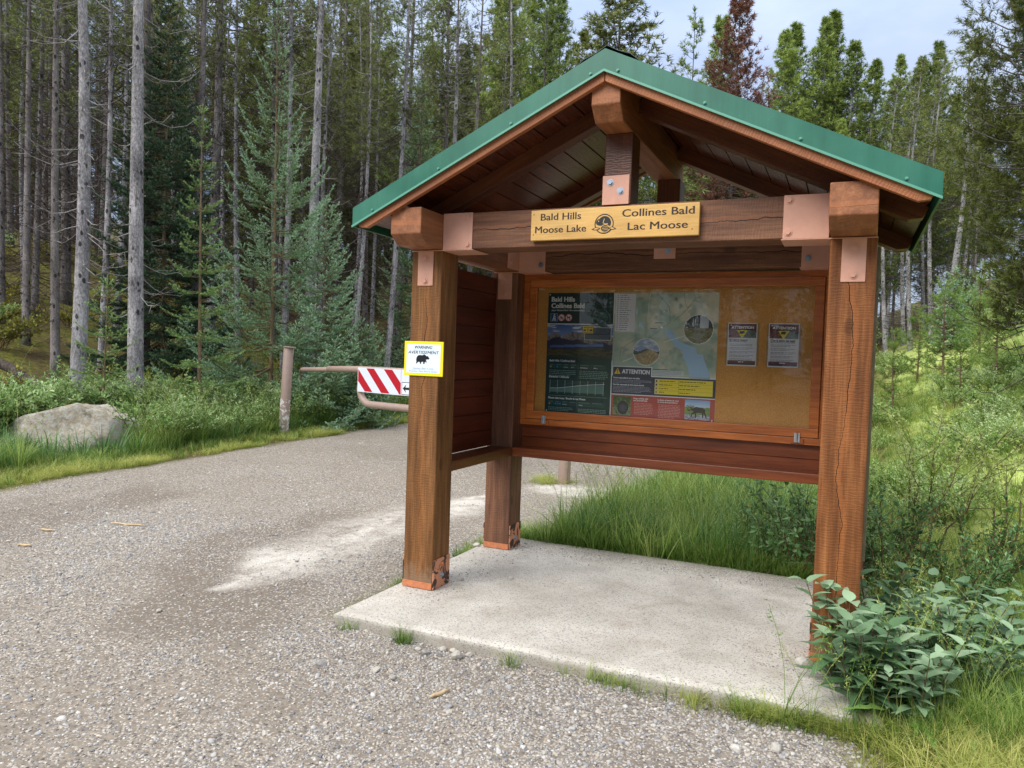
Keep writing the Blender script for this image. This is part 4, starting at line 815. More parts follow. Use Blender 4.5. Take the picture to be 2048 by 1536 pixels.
# ------------------------------------------------------------------ scatter: one stuff object, copies laid by geometry nodes
def scatter(name, protos, P, rot, scl, mat_=None, seed=0):
    rg = np.random.default_rng(seed); n = len(P)
    col = bpy.data.collections.new(name + '_pieces')
    for o in protos: col.objects.link(o)
    me = bpy.data.meshes.new(name); me.vertices.add(n); me.vertices.foreach_set('co', np.asarray(P, np.float32).ravel())
    a = me.attributes.new('rot', 'FLOAT_VECTOR', 'POINT'); a.data.foreach_set('vector', np.asarray(rot, np.float32).ravel())
    a = me.attributes.new('scl', 'FLOAT_VECTOR', 'POINT'); sv = np.asarray(scl, np.float32); sv = np.repeat(sv[:, None], 3, 1) if sv.ndim == 1 else sv; a.data.foreach_set('vector', sv.ravel())
    a = me.attributes.new('pick', 'INT', 'POINT'); a.data.foreach_set('value', rg.integers(0, len(protos), n).astype(np.int32))
    o = bpy.data.objects.new(name, me); COL.objects.link(o)
    ng = bpy.data.node_groups.new(name + '_scatter', 'GeometryNodeTree'); ng.interface.new_socket('Geometry', in_out='INPUT', socket_type='NodeSocketGeometry'); ng.interface.new_socket('Geometry', in_out='OUTPUT', socket_type='NodeSocketGeometry')
    gi = ng.nodes.new('NodeGroupInput'); go = ng.nodes.new('NodeGroupOutput'); ip = ng.nodes.new('GeometryNodeInstanceOnPoints'); ci = ng.nodes.new('GeometryNodeCollectionInfo')
    ci.inputs['Collection'].default_value = col; ci.inputs['Separate Children'].default_value = True; ci.inputs['Reset Children'].default_value = True
    def na(nm, dt): x = ng.nodes.new('GeometryNodeInputNamedAttribute'); x.data_type = dt; x.inputs['Name'].default_value = nm; return x.outputs['Attribute']
    L = ng.links; mp_ = ng.nodes.new('GeometryNodeMeshToPoints'); L.new(gi.outputs[0], mp_.inputs[0]); L.new(mp_.outputs[0], ip.inputs['Points']); L.new(ci.outputs[0], ip.inputs['Instance']); ip.inputs['Pick Instance'].default_value = True
    er = ng.nodes.new('FunctionNodeEulerToRotation'); L.new(na('rot', 'FLOAT_VECTOR'), er.inputs[0]); L.new(er.outputs[0], ip.inputs['Rotation']); L.new(na('scl', 'FLOAT_VECTOR'), ip.inputs['Scale']); L.new(na('pick', 'INT'), ip.inputs['Instance Index']); L.new(ip.outputs[0], go.inputs[0])
    md = o.modifiers.new('scatter', 'NODES'); md.node_group = ng
    return tag(o, kind='stuff')
def ico(sub):
    import bmesh
    bm = bmesh.new(); bmesh.ops.create_icosphere(bm, subdivisions=sub, radius=1.0); v = np.array([q.co[:] for q in bm.verts]); f = np.array([[w.index for w in q.verts] for q in bm.faces]); bm.free(); return v, f
IC1, IC2, IC4 = ico(1), ico(2), ico(4)
def stone_mb(seed, sub=2, sq=(1, .8, .55), amp=.35):
    rg = np.random.default_rng(seed); v, f = (IC1, IC2, None, IC4)[sub - 1] if sub != 4 else IC4
    v = v.copy()
    for _ in range(7):   # knock flat facets off
        d = rg.normal(size=3); d /= np.linalg.norm(d); h = rg.uniform(.55, .9); k = v @ d; v -= np.clip(k - h, 0, 1)[:, None] * d
    v *= 1 + amp * .3 * (vno(v[:, 0] + seed, v[:, 1] + v[:, 2], 2.3) - .5)[:, None]
    mb = MB(); mb.add(v * np.array(sq), f); return mb
def pebble_mat(name, stops):
    m, nt, p, out = newmat(name); oi = nt.nodes.new('ShaderNodeObjectInfo')
    c = ramp(nt, oi.outputs['Random'], stops); c = mixc(nt, .25, c, ramp(nt, noise(nt, coords(nt, 'Object', (1, 1, 1), 20), 2.2, 4, .7), [(.3, (.12,) * 3), (.7, (.6,) * 3)]), 'MIX')
    nt.links.new(c, p.inputs['Base Color']); p.inputs['Roughness'].default_value = .75; return m
M_PEB = pebble_mat('river_gravel', [(0, lin(88, 86, 86)), (.2, lin(132, 132, 134)), (.42, lin(168, 165, 159)), (.58, lin(184, 172, 152)), (.72, lin(150, 136, 118)), (.90, lin(180, 176, 168)), (1, lin(206, 202, 194))])
M_STONE = pebble_mat('loose_stone', [(0, lin(128, 124, 118)), (.5, lin(170, 162, 146)), (1, lin(196, 190, 178))])
rg = np.random.default_rng(2)
pebs = [stone_mb(50 + k, 1 if k < 4 else 2, (1, rg.uniform(.65, .95), rg.uniform(.42, .7)), .4).build('pebble', M_PEB, link=False, smooth=k > 3) for k in range(7)]
NP = 150000
x = rg.uniform(-7.2, 3.6, NP * 2); y = np.concatenate([rg.uniform(-3.0, 1.5, NP), rg.uniform(-3.0, 7.5, NP)])
dcam = np.hypot(x - CAM[0], y - CAM[1]); keep = rg.random(len(x)) < gravel_mask(x, y) * np.clip(1.25 - dcam / 11, .08, 1) * (.30 + .70 * sstep(.42, .60, fb(x, y, .8, 21))) * (1 - .62 * worn_mask(x, y)) * (1 - .88 * np.clip(strip_mask(x, y) * 1.2, 0, 1))
keep &= ~((x > -.09) & (x < 3.08) & (y > -.66) & (y < 1.8)); 
rel = np.column_stack([x - CAM[0], y - CAM[1]]); az = np.degrees(np.arctan2(rel[:, 0], rel[:, 1])); keep &= (az > -66) & (az < 18) & (dcam > 1.2)
x, y, dcam = x[keep], y[keep], dcam[keep]; n = len(x)
sz = np.clip(rg.lognormal(-5.16, .42, n), .0035, .024) * (.92 + .035 * dcam); z = terrain(x, y) + sz * .12
# grit drifted on the pad
xg = rg.uniform(0, 3.0, 2600); yg = 1.62 - np.abs(rg.normal(0, .16, 2600)) - .02; xg[:700] = rg.uniform(-.02, .45, 700); yg[:700] = rg.uniform(-.2, 1.5, 700); k2 = rg.random(2600) < .75; xg, yg = xg[k2], yg[k2]
xg2 = rg.normal(2.62, .14, 260); yg2 = rg.normal(-.08, .14, 260); xg = np.append(xg, xg2); yg = np.append(yg, yg2); sg_ = np.clip(rg.lognormal(-5.5, .4, len(xg)), .002, .012)
Pp = np.vstack([np.column_stack([x, y, z]), np.column_stack([xg, yg, sg_ * .3])]); S_ = np.append(sz, sg_); n = len(Pp)
scatter('gravel', pebs, Pp, np.column_stack([rg.normal(0, .3, n), rg.normal(0, .3, n), rg.uniform(0, 6.28, n)]), S_)
# loose stones one could pick up
STN = [(.67, -.80, .034, 'angular tan stone standing by the crack in the pad edge'), (.735, -.705, .026, 'pale stone half under the crack in the pad edge'), (.60, -.765, .022, 'small grey stone just left of the crack in the pad edge'), (.86, -.76, .040, 'pointed cream stone leaning outward below the pad edge'), (.905, -.70, .028, 'bluish stone beside the pointed cream stone'), (.80, -.69, .027, 'white stone tucked between the two larger stones at the pad edge'), (.25, -1.21, .034, 'dark flat grey stone lying alone in the gravel left of the pad'), (.69, -1.17, .030, 'long white pebble lying in the gravel in front of the pad'), (.56, -1.13, .028, 'rounded grey pebble left of the long white pebble'), (2.46, -1.06, .030, 'grey stone near the bottom edge right of centre'), (2.62, -.97, .034, 'pale stone at the edge of the dry grass, front right'), (-1.2, -1.05, .026, 'small dark stone alone on the brown gravel, lower left'), (-.16, 1.35, .036, 'smooth grey stone at the foot of the rear left post'), (-.06, 1.28, .032, 'whitish stone touching the foot of the rear left post'), (.30, .33, .024, 'dark pebble on the pad beside the left post'), (.60, .55, .022, 'grey pebble on the pad between the two left posts'), (2.70, -.10, .060, 'dirt-caked stone at the foot of the right post')]
for k, (sx, sy, r, lab) in enumerate(STN):
    o = stone_mb(200 + k, 2, (1, rg.uniform(.7, .95), rg.uniform(.6, .85) if k in (0, 3) else rg.uniform(.5, .7)), .5).build('stone', M_STONE, smooth=False)
    onpad = (-.08 < sx < 3.07) and (sy > -.64)
    o.location = (sx, sy, (0.0 if onpad else float(terrain(sx, sy))) + r * (.42 if k in (0, 3) else .35)); o.scale = (r, r, r * (1.3 if k in (0, 3) else 1)); o.rotation_euler = (rg.normal(0, .2), rg.normal(0, .2), rg.uniform(0, 6)); tag(o, lab, 'stone', 'loose stones on the gravel and pad')
# sticks
M_STICK = plain('bleached_stick', lin(190, 166, 128), .8, 0, .25, 20)
for sx, sy, L, a_, lab in ((-3.36, .43, .36, .25, 'straight pale stick lying on the gravel, longest of the sticks'), (-3.41, -.52, .13, .3, 'short pale stick at the left edge of the gravel'), (1.01, -1.22, .13, 1.2, 'flat splinter of wood on the gravel in front of the pad'), (-3.75, -.1, .14, .2, 'dark thin twig on the brown gravel at far left')):
    mb = MB(); p_ = np.linspace(-.5, .5, 6)[:, None] * np.array([[math.cos(a_), math.sin(a_), 0]]) * L; p_[:, 2] = .012 + .004 * np.sin(np.arange(6) * 2.0); mb.tube(p_, [.005, .008, .009, .009, .008, .004] if L > .2 else [.004, .009, .011, .011, .009, .004], 6); o = mb.build('stick', M_STICK, smooth=True); o.location = (sx, sy, float(terrain(sx, sy))); tag(o, lab, 'stick')
# boulder
def boulder():
    v, f = IC4; v = v.copy(); rgb = np.random.default_rng(5)
    for d, h in (((.1, -1, .25), .62), ((-.8, -.5, .2), .80), ((.8, -.4, .1), .86), ((-.25, .1, 1), .62), ((.55, 0, .9), .74), ((0, -.5, -1), .6), ((-.5, -.8, -.5), .7), ((.4, -.8, -.6), .66)):
        d = np.array(d, float); d /= np.linalg.norm(d); k = v @ d; v -= np.clip(k - h, 0, 1)[:, None] * d
    n1 = np.array([mnoise.fractal(Vector(q * 1.8), 1.0, 2.1, 5) for q in v]); n2 = np.array([abs(mnoise.noise(Vector((q[0] * 2.2 + 4, q[1] * 5, q[2] * 7)))) for q in v])
    nr = v / np.linalg.norm(v, axis=1)[:, None]; v = v + nr * (.07 * n1 - .07 * n2)[:, None]
    v *= np.array([1.02, .78, .72]); v[:, 2] += np.where(v[:, 2] > 0, .10 * np.clip(v[:, 0] + .25, -.5, .5), 0)
    mb = MB(); mb.add(v, f); m, nt, p, out = newmat('lichen_grey_boulder'); P = coords(nt, 'Object')
    a_ = noise(nt, P, 2.2, 6, .65, .8); b_ = noise(nt, P, 14, 5, .75); nn = nt.nodes.new('ShaderNodeNewGeometry'); sx_ = nt.nodes.new('ShaderNodeSeparateXYZ'); nt.links.new(nn.outputs['Normal'], sx_.inputs[0])
    c = ramp(nt, a_, [(.3, lin(96, 92, 82)), (.45, lin(150, 140, 120)), (.55, lin(160, 146, 124)), (.7, lin(166, 164, 154))]); c = mixc(nt, ramp(nt, b_, [(.45, (0, 0, 0)), (.6, (.7,) * 3)]), c, lin(186, 186, 178)); c = mixc(nt, ramp(nt, noise(nt, P, 5, 5, .8), [(.56, (0, 0, 0)), (.64, (.7,) * 3)]), c, lin(84, 84, 66))
    nt.links.new(c, p.inputs['Base Color']); p.inputs['Roughness'].default_value = .9; bump(nt, p, math_(nt, 'ADD', a_, math_(nt, 'MULTIPLY', b_, .5)), .8, .05)
    o = mb.build('boulder', m, None, True); return o
o = tag(boulder(), 'large grey and tan boulder in the grass at the left of the road', 'boulder'); o.location = (-8.40, 3.42, .13); o.rotation_euler = (0, 0, R_(35))

# ------------------------------------------------------------------ plant materials
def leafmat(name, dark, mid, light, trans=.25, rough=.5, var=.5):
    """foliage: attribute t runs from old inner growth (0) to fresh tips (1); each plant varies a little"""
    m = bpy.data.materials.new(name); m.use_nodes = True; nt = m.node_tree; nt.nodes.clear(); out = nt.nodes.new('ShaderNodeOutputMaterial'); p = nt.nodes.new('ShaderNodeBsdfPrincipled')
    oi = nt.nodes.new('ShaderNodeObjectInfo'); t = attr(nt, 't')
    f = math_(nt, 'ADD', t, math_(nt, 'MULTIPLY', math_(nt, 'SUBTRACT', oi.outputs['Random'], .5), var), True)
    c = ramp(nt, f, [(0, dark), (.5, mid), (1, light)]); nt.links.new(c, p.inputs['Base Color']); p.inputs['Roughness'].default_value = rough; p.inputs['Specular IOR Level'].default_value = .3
    if trans:
        tr = nt.nodes.new('ShaderNodeBsdfTranslucent'); nt.links.new(c, tr.inputs[0]); mx = nt.nodes.new('ShaderNodeMixShader'); mx.inputs[0].default_value = trans
        nt.links.new(p.outputs[0], mx.inputs[1]); nt.links.new(tr.outputs[0], mx.inputs[2]); nt.links.new(mx.outputs[0], out.inputs[0])
    else: nt.links.new(p.outputs[0], out.inputs[0])
    MATS[name] = m; return m
def bark(name, a, b, c_, spots=True):
    m, nt, p, out = newmat(name); P = coords(nt, 'Object', (1, 1, .45), 37.0)
    n = noise(nt, P, 34, 5, .8); n2 = noise(nt, P, 3, 4, .6)
    c = ramp(nt, math_(nt, 'ADD', math_(nt, 'MULTIPLY', n, .6), math_(nt, 'MULTIPLY', n2, .4)), [(.36, a), (.5, b), (.62, c_)])
    if spots:
        v = voro(nt, coords(nt, 'Object', (1, 1, .55), 11.0), 6.5); s_ = ramp(nt, math_(nt, 'ADD', v, math_(nt, 'MULTIPLY', n, .12)), [(.235, (1, 1, 1)), (.29, (0, 0, 0))]); c = mixc(nt, math_(nt, 'MULTIPLY', s_, .85), c, lin(34, 30, 30))
    nt.links.new(c, p.inputs['Base Color']); p.inputs['Roughness'].default_value = .9; p.inputs['Specular IOR Level'].default_value = .2; bump(nt, p, n, .8, .02); return m
B_GREY = bark('pale_grey_pine_bark', lin(62, 60, 61), lin(142, 138, 139), lin(196, 192, 192))
B_DARK = bark('dark_pine_bark', lin(52, 47, 45), lin(104, 98, 96), lin(150, 144, 142))
B_BROWN = bark('brown_pine_bark', lin(74, 68, 65), lin(122, 114, 111), lin(158, 150, 147))
B_YOUNG = bark('young_tan_bark', lin(84, 70, 52), lin(120, 102, 78), lin(146, 130, 104), False)
B_TWIG = bark('dead_twig', lin(44, 36, 32), lin(70, 60, 54), lin(104, 94, 88), False)
B_TWIGP = bark('pale_dead_twig', lin(96, 90, 88), lin(140, 134, 132), lin(176, 170, 168), False)
B_STEM = bark('shrub_stem', lin(70, 56, 40), lin(104, 84, 58), lin(128, 108, 80), False)
L_PINE = leafmat('pine_needles', lin(62, 70, 32), lin(108, 126, 56), lin(160, 178, 92), .15)
L_PINED = leafmat('dark_pine_needles', lin(60, 60, 36), lin(102, 108, 58), lin(150, 158, 88), .15)
L_BROWN = leafmat('rusty_dead_needles', lin(78, 52, 42), lin(126, 84, 68), lin(158, 116, 92), .05)
L_BLUE = leafmat('blue_green_spruce_needles', lin(76, 88, 50), lin(122, 150, 104), lin(178, 212, 178), .2, var=.3)
L_GREEN = leafmat('fresh_green_spruce_needles', lin(66, 82, 42), lin(108, 138, 74), lin(162, 192, 122), .15, var=.3)
L_DKSPR = leafmat('dark_spruce_needles', lin(38, 50, 36), lin(60, 84, 58), lin(94, 124, 90), .1, var=.3)  # darker green than the other spruces
L_SHRUB = leafmat('grey_green_shrub_leaves', lin(92, 124, 58), lin(142, 176, 98), lin(196, 216, 164), .4)
L_WILLOW = leafmat('yellow_green_willow_leaves', lin(106, 128, 52), lin(162, 182, 92), lin(216, 224, 156), .45)
L_DEEP = leafmat('deep_green_shrub_leaves', lin(50, 84, 40), lin(88, 128, 70), lin(138, 172, 118), .25)
L_HERB = leafmat('dull_blue_green_herb_leaves', lin(66, 96, 58), lin(104, 138, 96), lin(158, 184, 146), .25, .5, .6)
L_WEED = leafmat('bright_weed_leaves', lin(90, 130, 50), lin(126, 164, 78), lin(166, 196, 118), .35)
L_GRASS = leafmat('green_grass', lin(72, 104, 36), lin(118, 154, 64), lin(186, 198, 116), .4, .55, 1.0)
L_DRY = leafmat('dry_straw_grass', lin(124, 140, 56), lin(172, 182, 90), lin(220, 212, 140), .4, .6, .7)
L_MOSS = leafmat('mossy_ground_shrub_leaves', lin(92, 94, 32), lin(136, 140, 52), lin(176, 166, 76), .25, .6, .8)

# ------------------------------------------------------------------ conifers
def nrm(v): return v / (np.linalg.norm(v, axis=-1, keepdims=True) + 1e-9)
def needles(mb, A, B, n, L, w, fwd, rg, t0, t1=None):
    A = np.asarray(A, float); B = np.asarray(B, float); k = len(A)
    if k == 0: return
    t0 = np.broadcast_to(t0, (k,)); t1 = t0 if t1 is None else np.broadcast_to(t1, (k,))
    s = rg.random((k, n)); P = A[:, None] + (B - A)[:, None] * s[..., None]; d = nrm(B - A)[:, None]
    r = rg.normal(size=(k, n, 3)); r -= (r * d).sum(-1, keepdims=True) * d; r = nrm(r); f = fwd + rg.normal(0, .12, (k, n, 1)); dr = nrm(d * f + r * np.sqrt(np.clip(1 - f * f, .05, 1)))
    sd = nrm(np.cross(dr, rg.normal(size=(k, n, 3)))) * w / 2; Ln = L * rg.uniform(.7, 1.15, (k, n, 1)); V = np.stack([P - sd, P + sd, P + dr * Ln], 2).reshape(-1, 3)
    a = (t0[:, None] + (t1 - t0)[:, None] * s + rg.normal(0, .08, (k, n))).ravel(); mb.add(V, np.arange(len(V)).reshape(-1, 3), a=np.repeat(np.clip(a, 0, 1), 3))
def trunk_mb(H, r, rg, bend=.12, n=10, knobs=26, z0=-.4):
    mb = MB(); k = 16; z = np.linspace(z0, H, k); s = np.clip(z / H, 0, 1); ph = rg.uniform(0, 6.28, 2)
    x = bend * (np.sin(s * 4 + ph[0]) - np.sin(ph[0])) * .5; y = bend * (np.sin(s * 3.1 + ph[1]) - np.sin(ph[1])) * .5; C_ = np.column_stack([x, y, z]); rad = r * (1.0 - .93 * s ** 1.15) * (1 + .35 * np.exp(-np.clip(z, 0, 9) / .25)); mb.tube(C_, np.maximum(rad, .006), n)
    for q in range(knobs):
        zz = rg.uniform(.6, H * .62); i = np.interp(zz, z, np.arange(k)); c = np.array([np.interp(zz, z, C_[:, 0]), np.interp(zz, z, C_[:, 1]), zz]); rr = np.interp(zz, z, rad); a = rg.uniform(0, 6.28); d = np.array([math.cos(a), math.sin(a), rg.uniform(-.1, .5)]); mb.tube([c + d * rr * .8, c + d * (rr + rg.uniform(.02, .06))], [.016, .010], 5)
    return mb, (lambda zz: np.column_stack([np.interp(zz, z, C_[:, 0]), np.interp(zz, z, C_[:, 1]), zz])), (lambda zz: np.interp(zz, z, rad))
def dead_mb(zs, axis, rad, rg, Lr=(.3, 1.35), twig=3, droop=.25, thick=.010):
    mb = MB()
    for zz in zs:
        a = rg.uniform(0, 6.28); L = rg.uniform(*Lr); o = axis(np.array([zz]))[0]; d = np.array([math.cos(a), math.sin(a), 0]); e = rg.uniform(-.25, .35); s = np.linspace(0, 1, 5)
        P = o + d * (float(rad(zz)) * .7 + L * s)[:, None]; P[:, 2] += L * (e * s - droop * np.sin(s * 2.6) + .35 * droop * s ** 3); P[1:] += rg.normal(0, .025 * L, (4, 3)); mb.tube(P, np.linspace(thick, .0028, 5) * (.7 + .4 * L), 4, cap=False)
        for q in range(twig if L > .45 else 1):
            u = rg.uniform(.25, .95); c = P[0] + 0; c = np.array([np.interp(u, s, P[:, i]) for i in range(3)]); dd = nrm(d + rg.normal(0, .75, 3)); l2 = L * rg.uniform(.15, .45); Q = np.array([c, c + dd * l2 * .5, c + dd * l2 + np.array([0, 0, rg.uniform(-.10, .12) * l2])]); mb.tube(Q, [.0055, .004, .002], 3, cap=False)
    return mb
def pine_parts(seed, H, r, base, R, nb=90, tp=.82, dead=(1.0, 70), lean=0.12, nl=.11, nw=.016, tuft=7, npt=12, dense=1.0, up=.75):
    """lodgepole pine: bare lower trunk with dead limbs, narrow ragged crown of needle tufts"""
    rg = np.random.default_rng(seed); tm, ax, rd = trunk_mb(H, r, rg, lean)
    zd = rg.uniform(dead[0], base + .12 * (H - base), dead[1]); dm = dead_mb(zd, ax, rd, rg)
    cm = MB(); lm = []
    zb = base + (H - base) * rg.random(nb) ** 1.05; A = []; B = []; T = []
    for zz in zb:
        s_ = (zz - base) / (H - base); Lb = R * (.35 + .65 * min(1, s_ * 3.2)) * (1 - s_) ** tp * rg.uniform(.45, 1.25) + .10; a = rg.uniform(0, 6.28); o = ax(np.array([zz]))[0]
        e = up * (s_ - .15) + rg.normal(0, .12); d = np.array([math.cos(a), math.sin(a), e]); q = np.linspace(0, 1, 5); P = o + d * (Lb * q)[:, None]; P[:, 2] += .22 * Lb * q ** 2.5 - .10 * Lb * np.sin(q * 3.1); tm.tube(P, np.linspace(.006 + .010 * Lb, .003, 5), 4, cap=False)
        k = max(3, int(tuft * dense * (.5 + Lb / R)))
        for j in range(k):
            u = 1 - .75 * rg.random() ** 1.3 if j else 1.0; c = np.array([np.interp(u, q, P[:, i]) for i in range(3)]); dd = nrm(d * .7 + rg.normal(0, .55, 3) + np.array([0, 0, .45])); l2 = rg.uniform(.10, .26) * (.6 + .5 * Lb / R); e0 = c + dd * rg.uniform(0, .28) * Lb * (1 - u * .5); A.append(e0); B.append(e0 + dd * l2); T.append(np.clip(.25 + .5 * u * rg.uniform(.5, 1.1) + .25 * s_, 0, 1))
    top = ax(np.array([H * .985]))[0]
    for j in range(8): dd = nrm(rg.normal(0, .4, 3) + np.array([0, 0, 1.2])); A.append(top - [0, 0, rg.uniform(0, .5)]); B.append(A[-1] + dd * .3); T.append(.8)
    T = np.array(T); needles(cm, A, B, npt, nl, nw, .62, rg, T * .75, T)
    return tm, dm, cm
def spruce_parts(seed, H, R, n_lev, per=5, z0=.12, dens=1.0, nl=.024, nw=.0065, droop=.0, sparse=0.0, r=.05, curl=.35, lead=.45, prof=.85):
    """young spruce: whorls of flat sprays, every twig clothed in short needles"""
    rg = np.random.default_rng(seed); tm, ax, rd = trunk_mb(H, r, rg, .05, 8, 0, -.3); cm = MB(); A = []; B = []; T = []
    zs = z0 + (H - lead - z0) * (np.arange(n_lev) / (n_lev - 1)) ** .93
    for zz in zs:
        s_ = (zz - z0) / (H - z0); npb = per + (1 if rg.random() < .4 else 0); a0 = rg.uniform(0, 6.28)
        for b in range(npb):
            if rg.random() < sparse: continue
            a = a0 + b * 6.283 / npb + rg.normal(0, .18); Lb = (R * (1 - s_) ** prof * rg.uniform(.72, 1.12) + .10); e = (-.15 + 1.0 * s_ ** 1.2) - droop + rg.normal(0, .08); zj = zz + rg.normal(0, .05)
            o = ax(np.array([zj]))[0]; d = np.array([math.cos(a), math.sin(a), 0]); sd = np.array([-d[1], d[0], 0]); q = np.linspace(0, 1, 7); P = o + d * (Lb * q)[:, None]; P[:, 2] += Lb * (e * q + curl * (q ** 2.2) - .12 * np.sin(q * 3.1)); P += sd * (.06 * Lb * math.sin(a * 3) * q ** 2)[:, None]
            tm.tube(P, np.linspace(.005 + .007 * Lb, .0025, 7), 4, cap=False); at = lambda u: np.array([np.interp(u, q, P[:, i]) for i in range(3)])
            seg = np.linspace(.35, 1, 5); 
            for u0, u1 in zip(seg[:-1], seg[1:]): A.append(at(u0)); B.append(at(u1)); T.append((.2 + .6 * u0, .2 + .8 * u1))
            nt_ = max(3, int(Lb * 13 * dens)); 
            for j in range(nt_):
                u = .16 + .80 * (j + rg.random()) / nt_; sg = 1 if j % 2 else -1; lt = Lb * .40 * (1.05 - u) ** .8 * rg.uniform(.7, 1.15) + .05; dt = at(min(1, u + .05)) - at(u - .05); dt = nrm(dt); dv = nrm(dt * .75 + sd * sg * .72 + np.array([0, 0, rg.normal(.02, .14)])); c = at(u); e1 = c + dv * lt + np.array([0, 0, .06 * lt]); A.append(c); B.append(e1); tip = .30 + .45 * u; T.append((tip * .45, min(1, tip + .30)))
                if lt > .16:
                    for sg2 in (-1, 1):
                        for u2 in ((.35, .65) if lt > .28 else (.5,)): c2 = c + (e1 - c) * u2; dv2 = nrm(dv * .75 + nrm(np.cross(dv, [0, 0, 1.0])) * sg2 * .7 + [0, 0, rg.normal(0, .12)]); l3 = lt * .42 * (1.2 - u2); A.append(c2); B.append(c2 + dv2 * l3); T.append((tip * .5, min(1, tip + .25)))
    top = ax(np.array([H]))[0]; A.append(ax(np.array([H - lead]))[0]); B.append(top); T.append((.5, .9))
    for j in range(5): a = j * 1.257 + .3; A.append(ax(np.array([H - lead * .45]))[0]); B.append(A[-1] + np.array([math.cos(a) * .10, math.sin(a) * .10, .14])); T.append((.6, 1))
    A = np.array(A); B = np.array(B); T = np.array(T); ln = np.linalg.norm(B - A, axis=1)
    for lo, hi, nn in ((0, .07, 14), (.07, .14, 24), (.14, .24, 40), (.24, .40, 62), (.40, 3, 90)):
        m_ = (ln >= lo) & (ln < hi)
        if m_.any(): needles(cm, A[m_], B[m_], int(nn * dens ** .5), nl, nw, .55, rg, T[m_, 0], T[m_, 1])
    return tm, cm
class Kind:
    """one tree built once; place() moves the first and copies the rest, part by part"""
    def __init__(s, name, parts): s.name = name; s.parts = parts; s.root = None
    def place(s, loc, rz=0.0, sc=1.0, label=None, cat='tree', group=None, lean=(0, 0), scz=None):
        if s.root is None:
            r = empty(s.name); s.root = r
            for pn, mb, mat, sm in s.parts: mb.build(pn, mat, r, sm)
        else: r = copy_tree(s.root)
        r.location = loc; r.rotation_euler = (lean[0], lean[1], rz); r.scale = (sc, sc, scz or sc)
        tag(r, label, cat, group); return r
def polar(az, d): a = R_(az); x = CAM[0] + d * math.sin(a); y = CAM[1] + d * math.cos(a); return x, y, float(terrain(x, y))
def azpx(px):     # azimuth (degrees, clockwise from +y) seen at picture column px, level with the eye
    return -24.32 + math.degrees(math.atan((px - 1024) / 1496.1)) * 1.0
def pine_kind(seed, H, r, base, R, bark_, leaf, twig=B_TWIG, **k):
    t, d, c = pine_parts(seed, H, r, base, R, **k); return Kind('pine_tree', [('trunk', t, bark_, True), ('dead_branches', d, twig, False), ('crown', c, leaf, False)])
def spruce_kind(seed, leaf, bark_=B_YOUNG, **k):
    t, c = spruce_parts(seed, **k); return Kind('spruce_tree', [('trunk', t, bark_, True), ('crown', c, leaf, False)])
rg = np.random.default_rng(77)
# near trunks on the left, each told apart
K1 = pine_kind(1, 15, .155, 9.5, 1.3, B_GREY, L_PINED, B_TWIGP, dead=(2.2, 60), lean=.35)
K2 = pine_kind(2, 17, .165, 10.5, 1.3, B_GREY, L_PINED, B_TWIGP, dead=(2.5, 46), lean=.10)
K3 = pine_kind(3, 16, .120, 8.5, 1.2, B_BROWN, L_PINED, B_TWIG, dead=(1.2, 90), lean=.12)
K4 = pine_kind(4, 14, .085, 7.5, .9, B_GREY, L_PINED, B_TWIG, dead=(1.0, 90), lean=.30)
HERO = [  # picture column at the foot, distance, kind, scale, lean towards the left (deg), label
    (152, 16.0, K1, .92, 1.6, 'pale grey pine trunk leaning left with black scars, leftmost of the thick pale trunks'),
    (272, 15.5, K2, .92, 1.1, 'thickest pale grey pine trunk, straight, behind the boulder shrubs'),
    (287, 19.5, K3, 1.05, .6, 'darker pine trunk standing close behind the thickest pale trunk'),
    (386, 19.5, K3, .92, -.2, 'brownish pine trunk rising behind the thin yellow-green spruce'),
    (615, 19.0, K2, .92, -.3, 'straight pale pine trunk just right of the big blue-green spruce'),
    (565, 22.0, K4, 1.25, .7, 'grey pine trunk partly hidden by the big blue-green spruce top'),
    (640, 23.0, K4, 1.0, -1.3, 'slim grey pine trunk leaning right between two thicker pale trunks'),
    (698, 21.0, K4, .92, -1.4, 'very thin pale pine trunk touching the left eave of the kiosk roof'),
    (768, 21.0, K4, 1.1, -1.6, 'thin grey pine trunk leaning right beside the left end beam of the kiosk'),
    (868, 23.0, K1, .92, -1.2, 'pale pine trunk rising out of the left roof slope near the small spruce'),
    (110, 18.0, K3, .8, .3, 'dark pine trunk close to the left of the leftmost thick pale trunk'),
    (932, 26.0, K3, 1.0, -.4, 'grey pine trunk above the middle of the left roof slope'),
    (985, 28.0, K4, 1.3, -.3, 'slim dark trunk above the upper left roof slope'),
    (50, 20.0, K3, .75, .4, 'dark pine trunk near the left picture edge above the fallen logs'),
    (0, 21.5, K3, .75, .2, 'dark pine trunk cut by the left picture edge')]
for px, d, K, sc, ln, lab in HERO:
    az = azpx(px); x, y, z = polar(az, d); a = R_(az)
    o = K.place((x, y, z - .1), rg.uniform(0, 6.28), sc, lab, 'tree', 'pines at the edge of the forest')
    q = Matrix.Rotation(R_(-ln), 4, Vector((math.sin(a), math.cos(a), 0))) @ Matrix.Rotation(o.rotation_euler.z, 4, 'Z'); o.rotation_euler = q.to_euler()
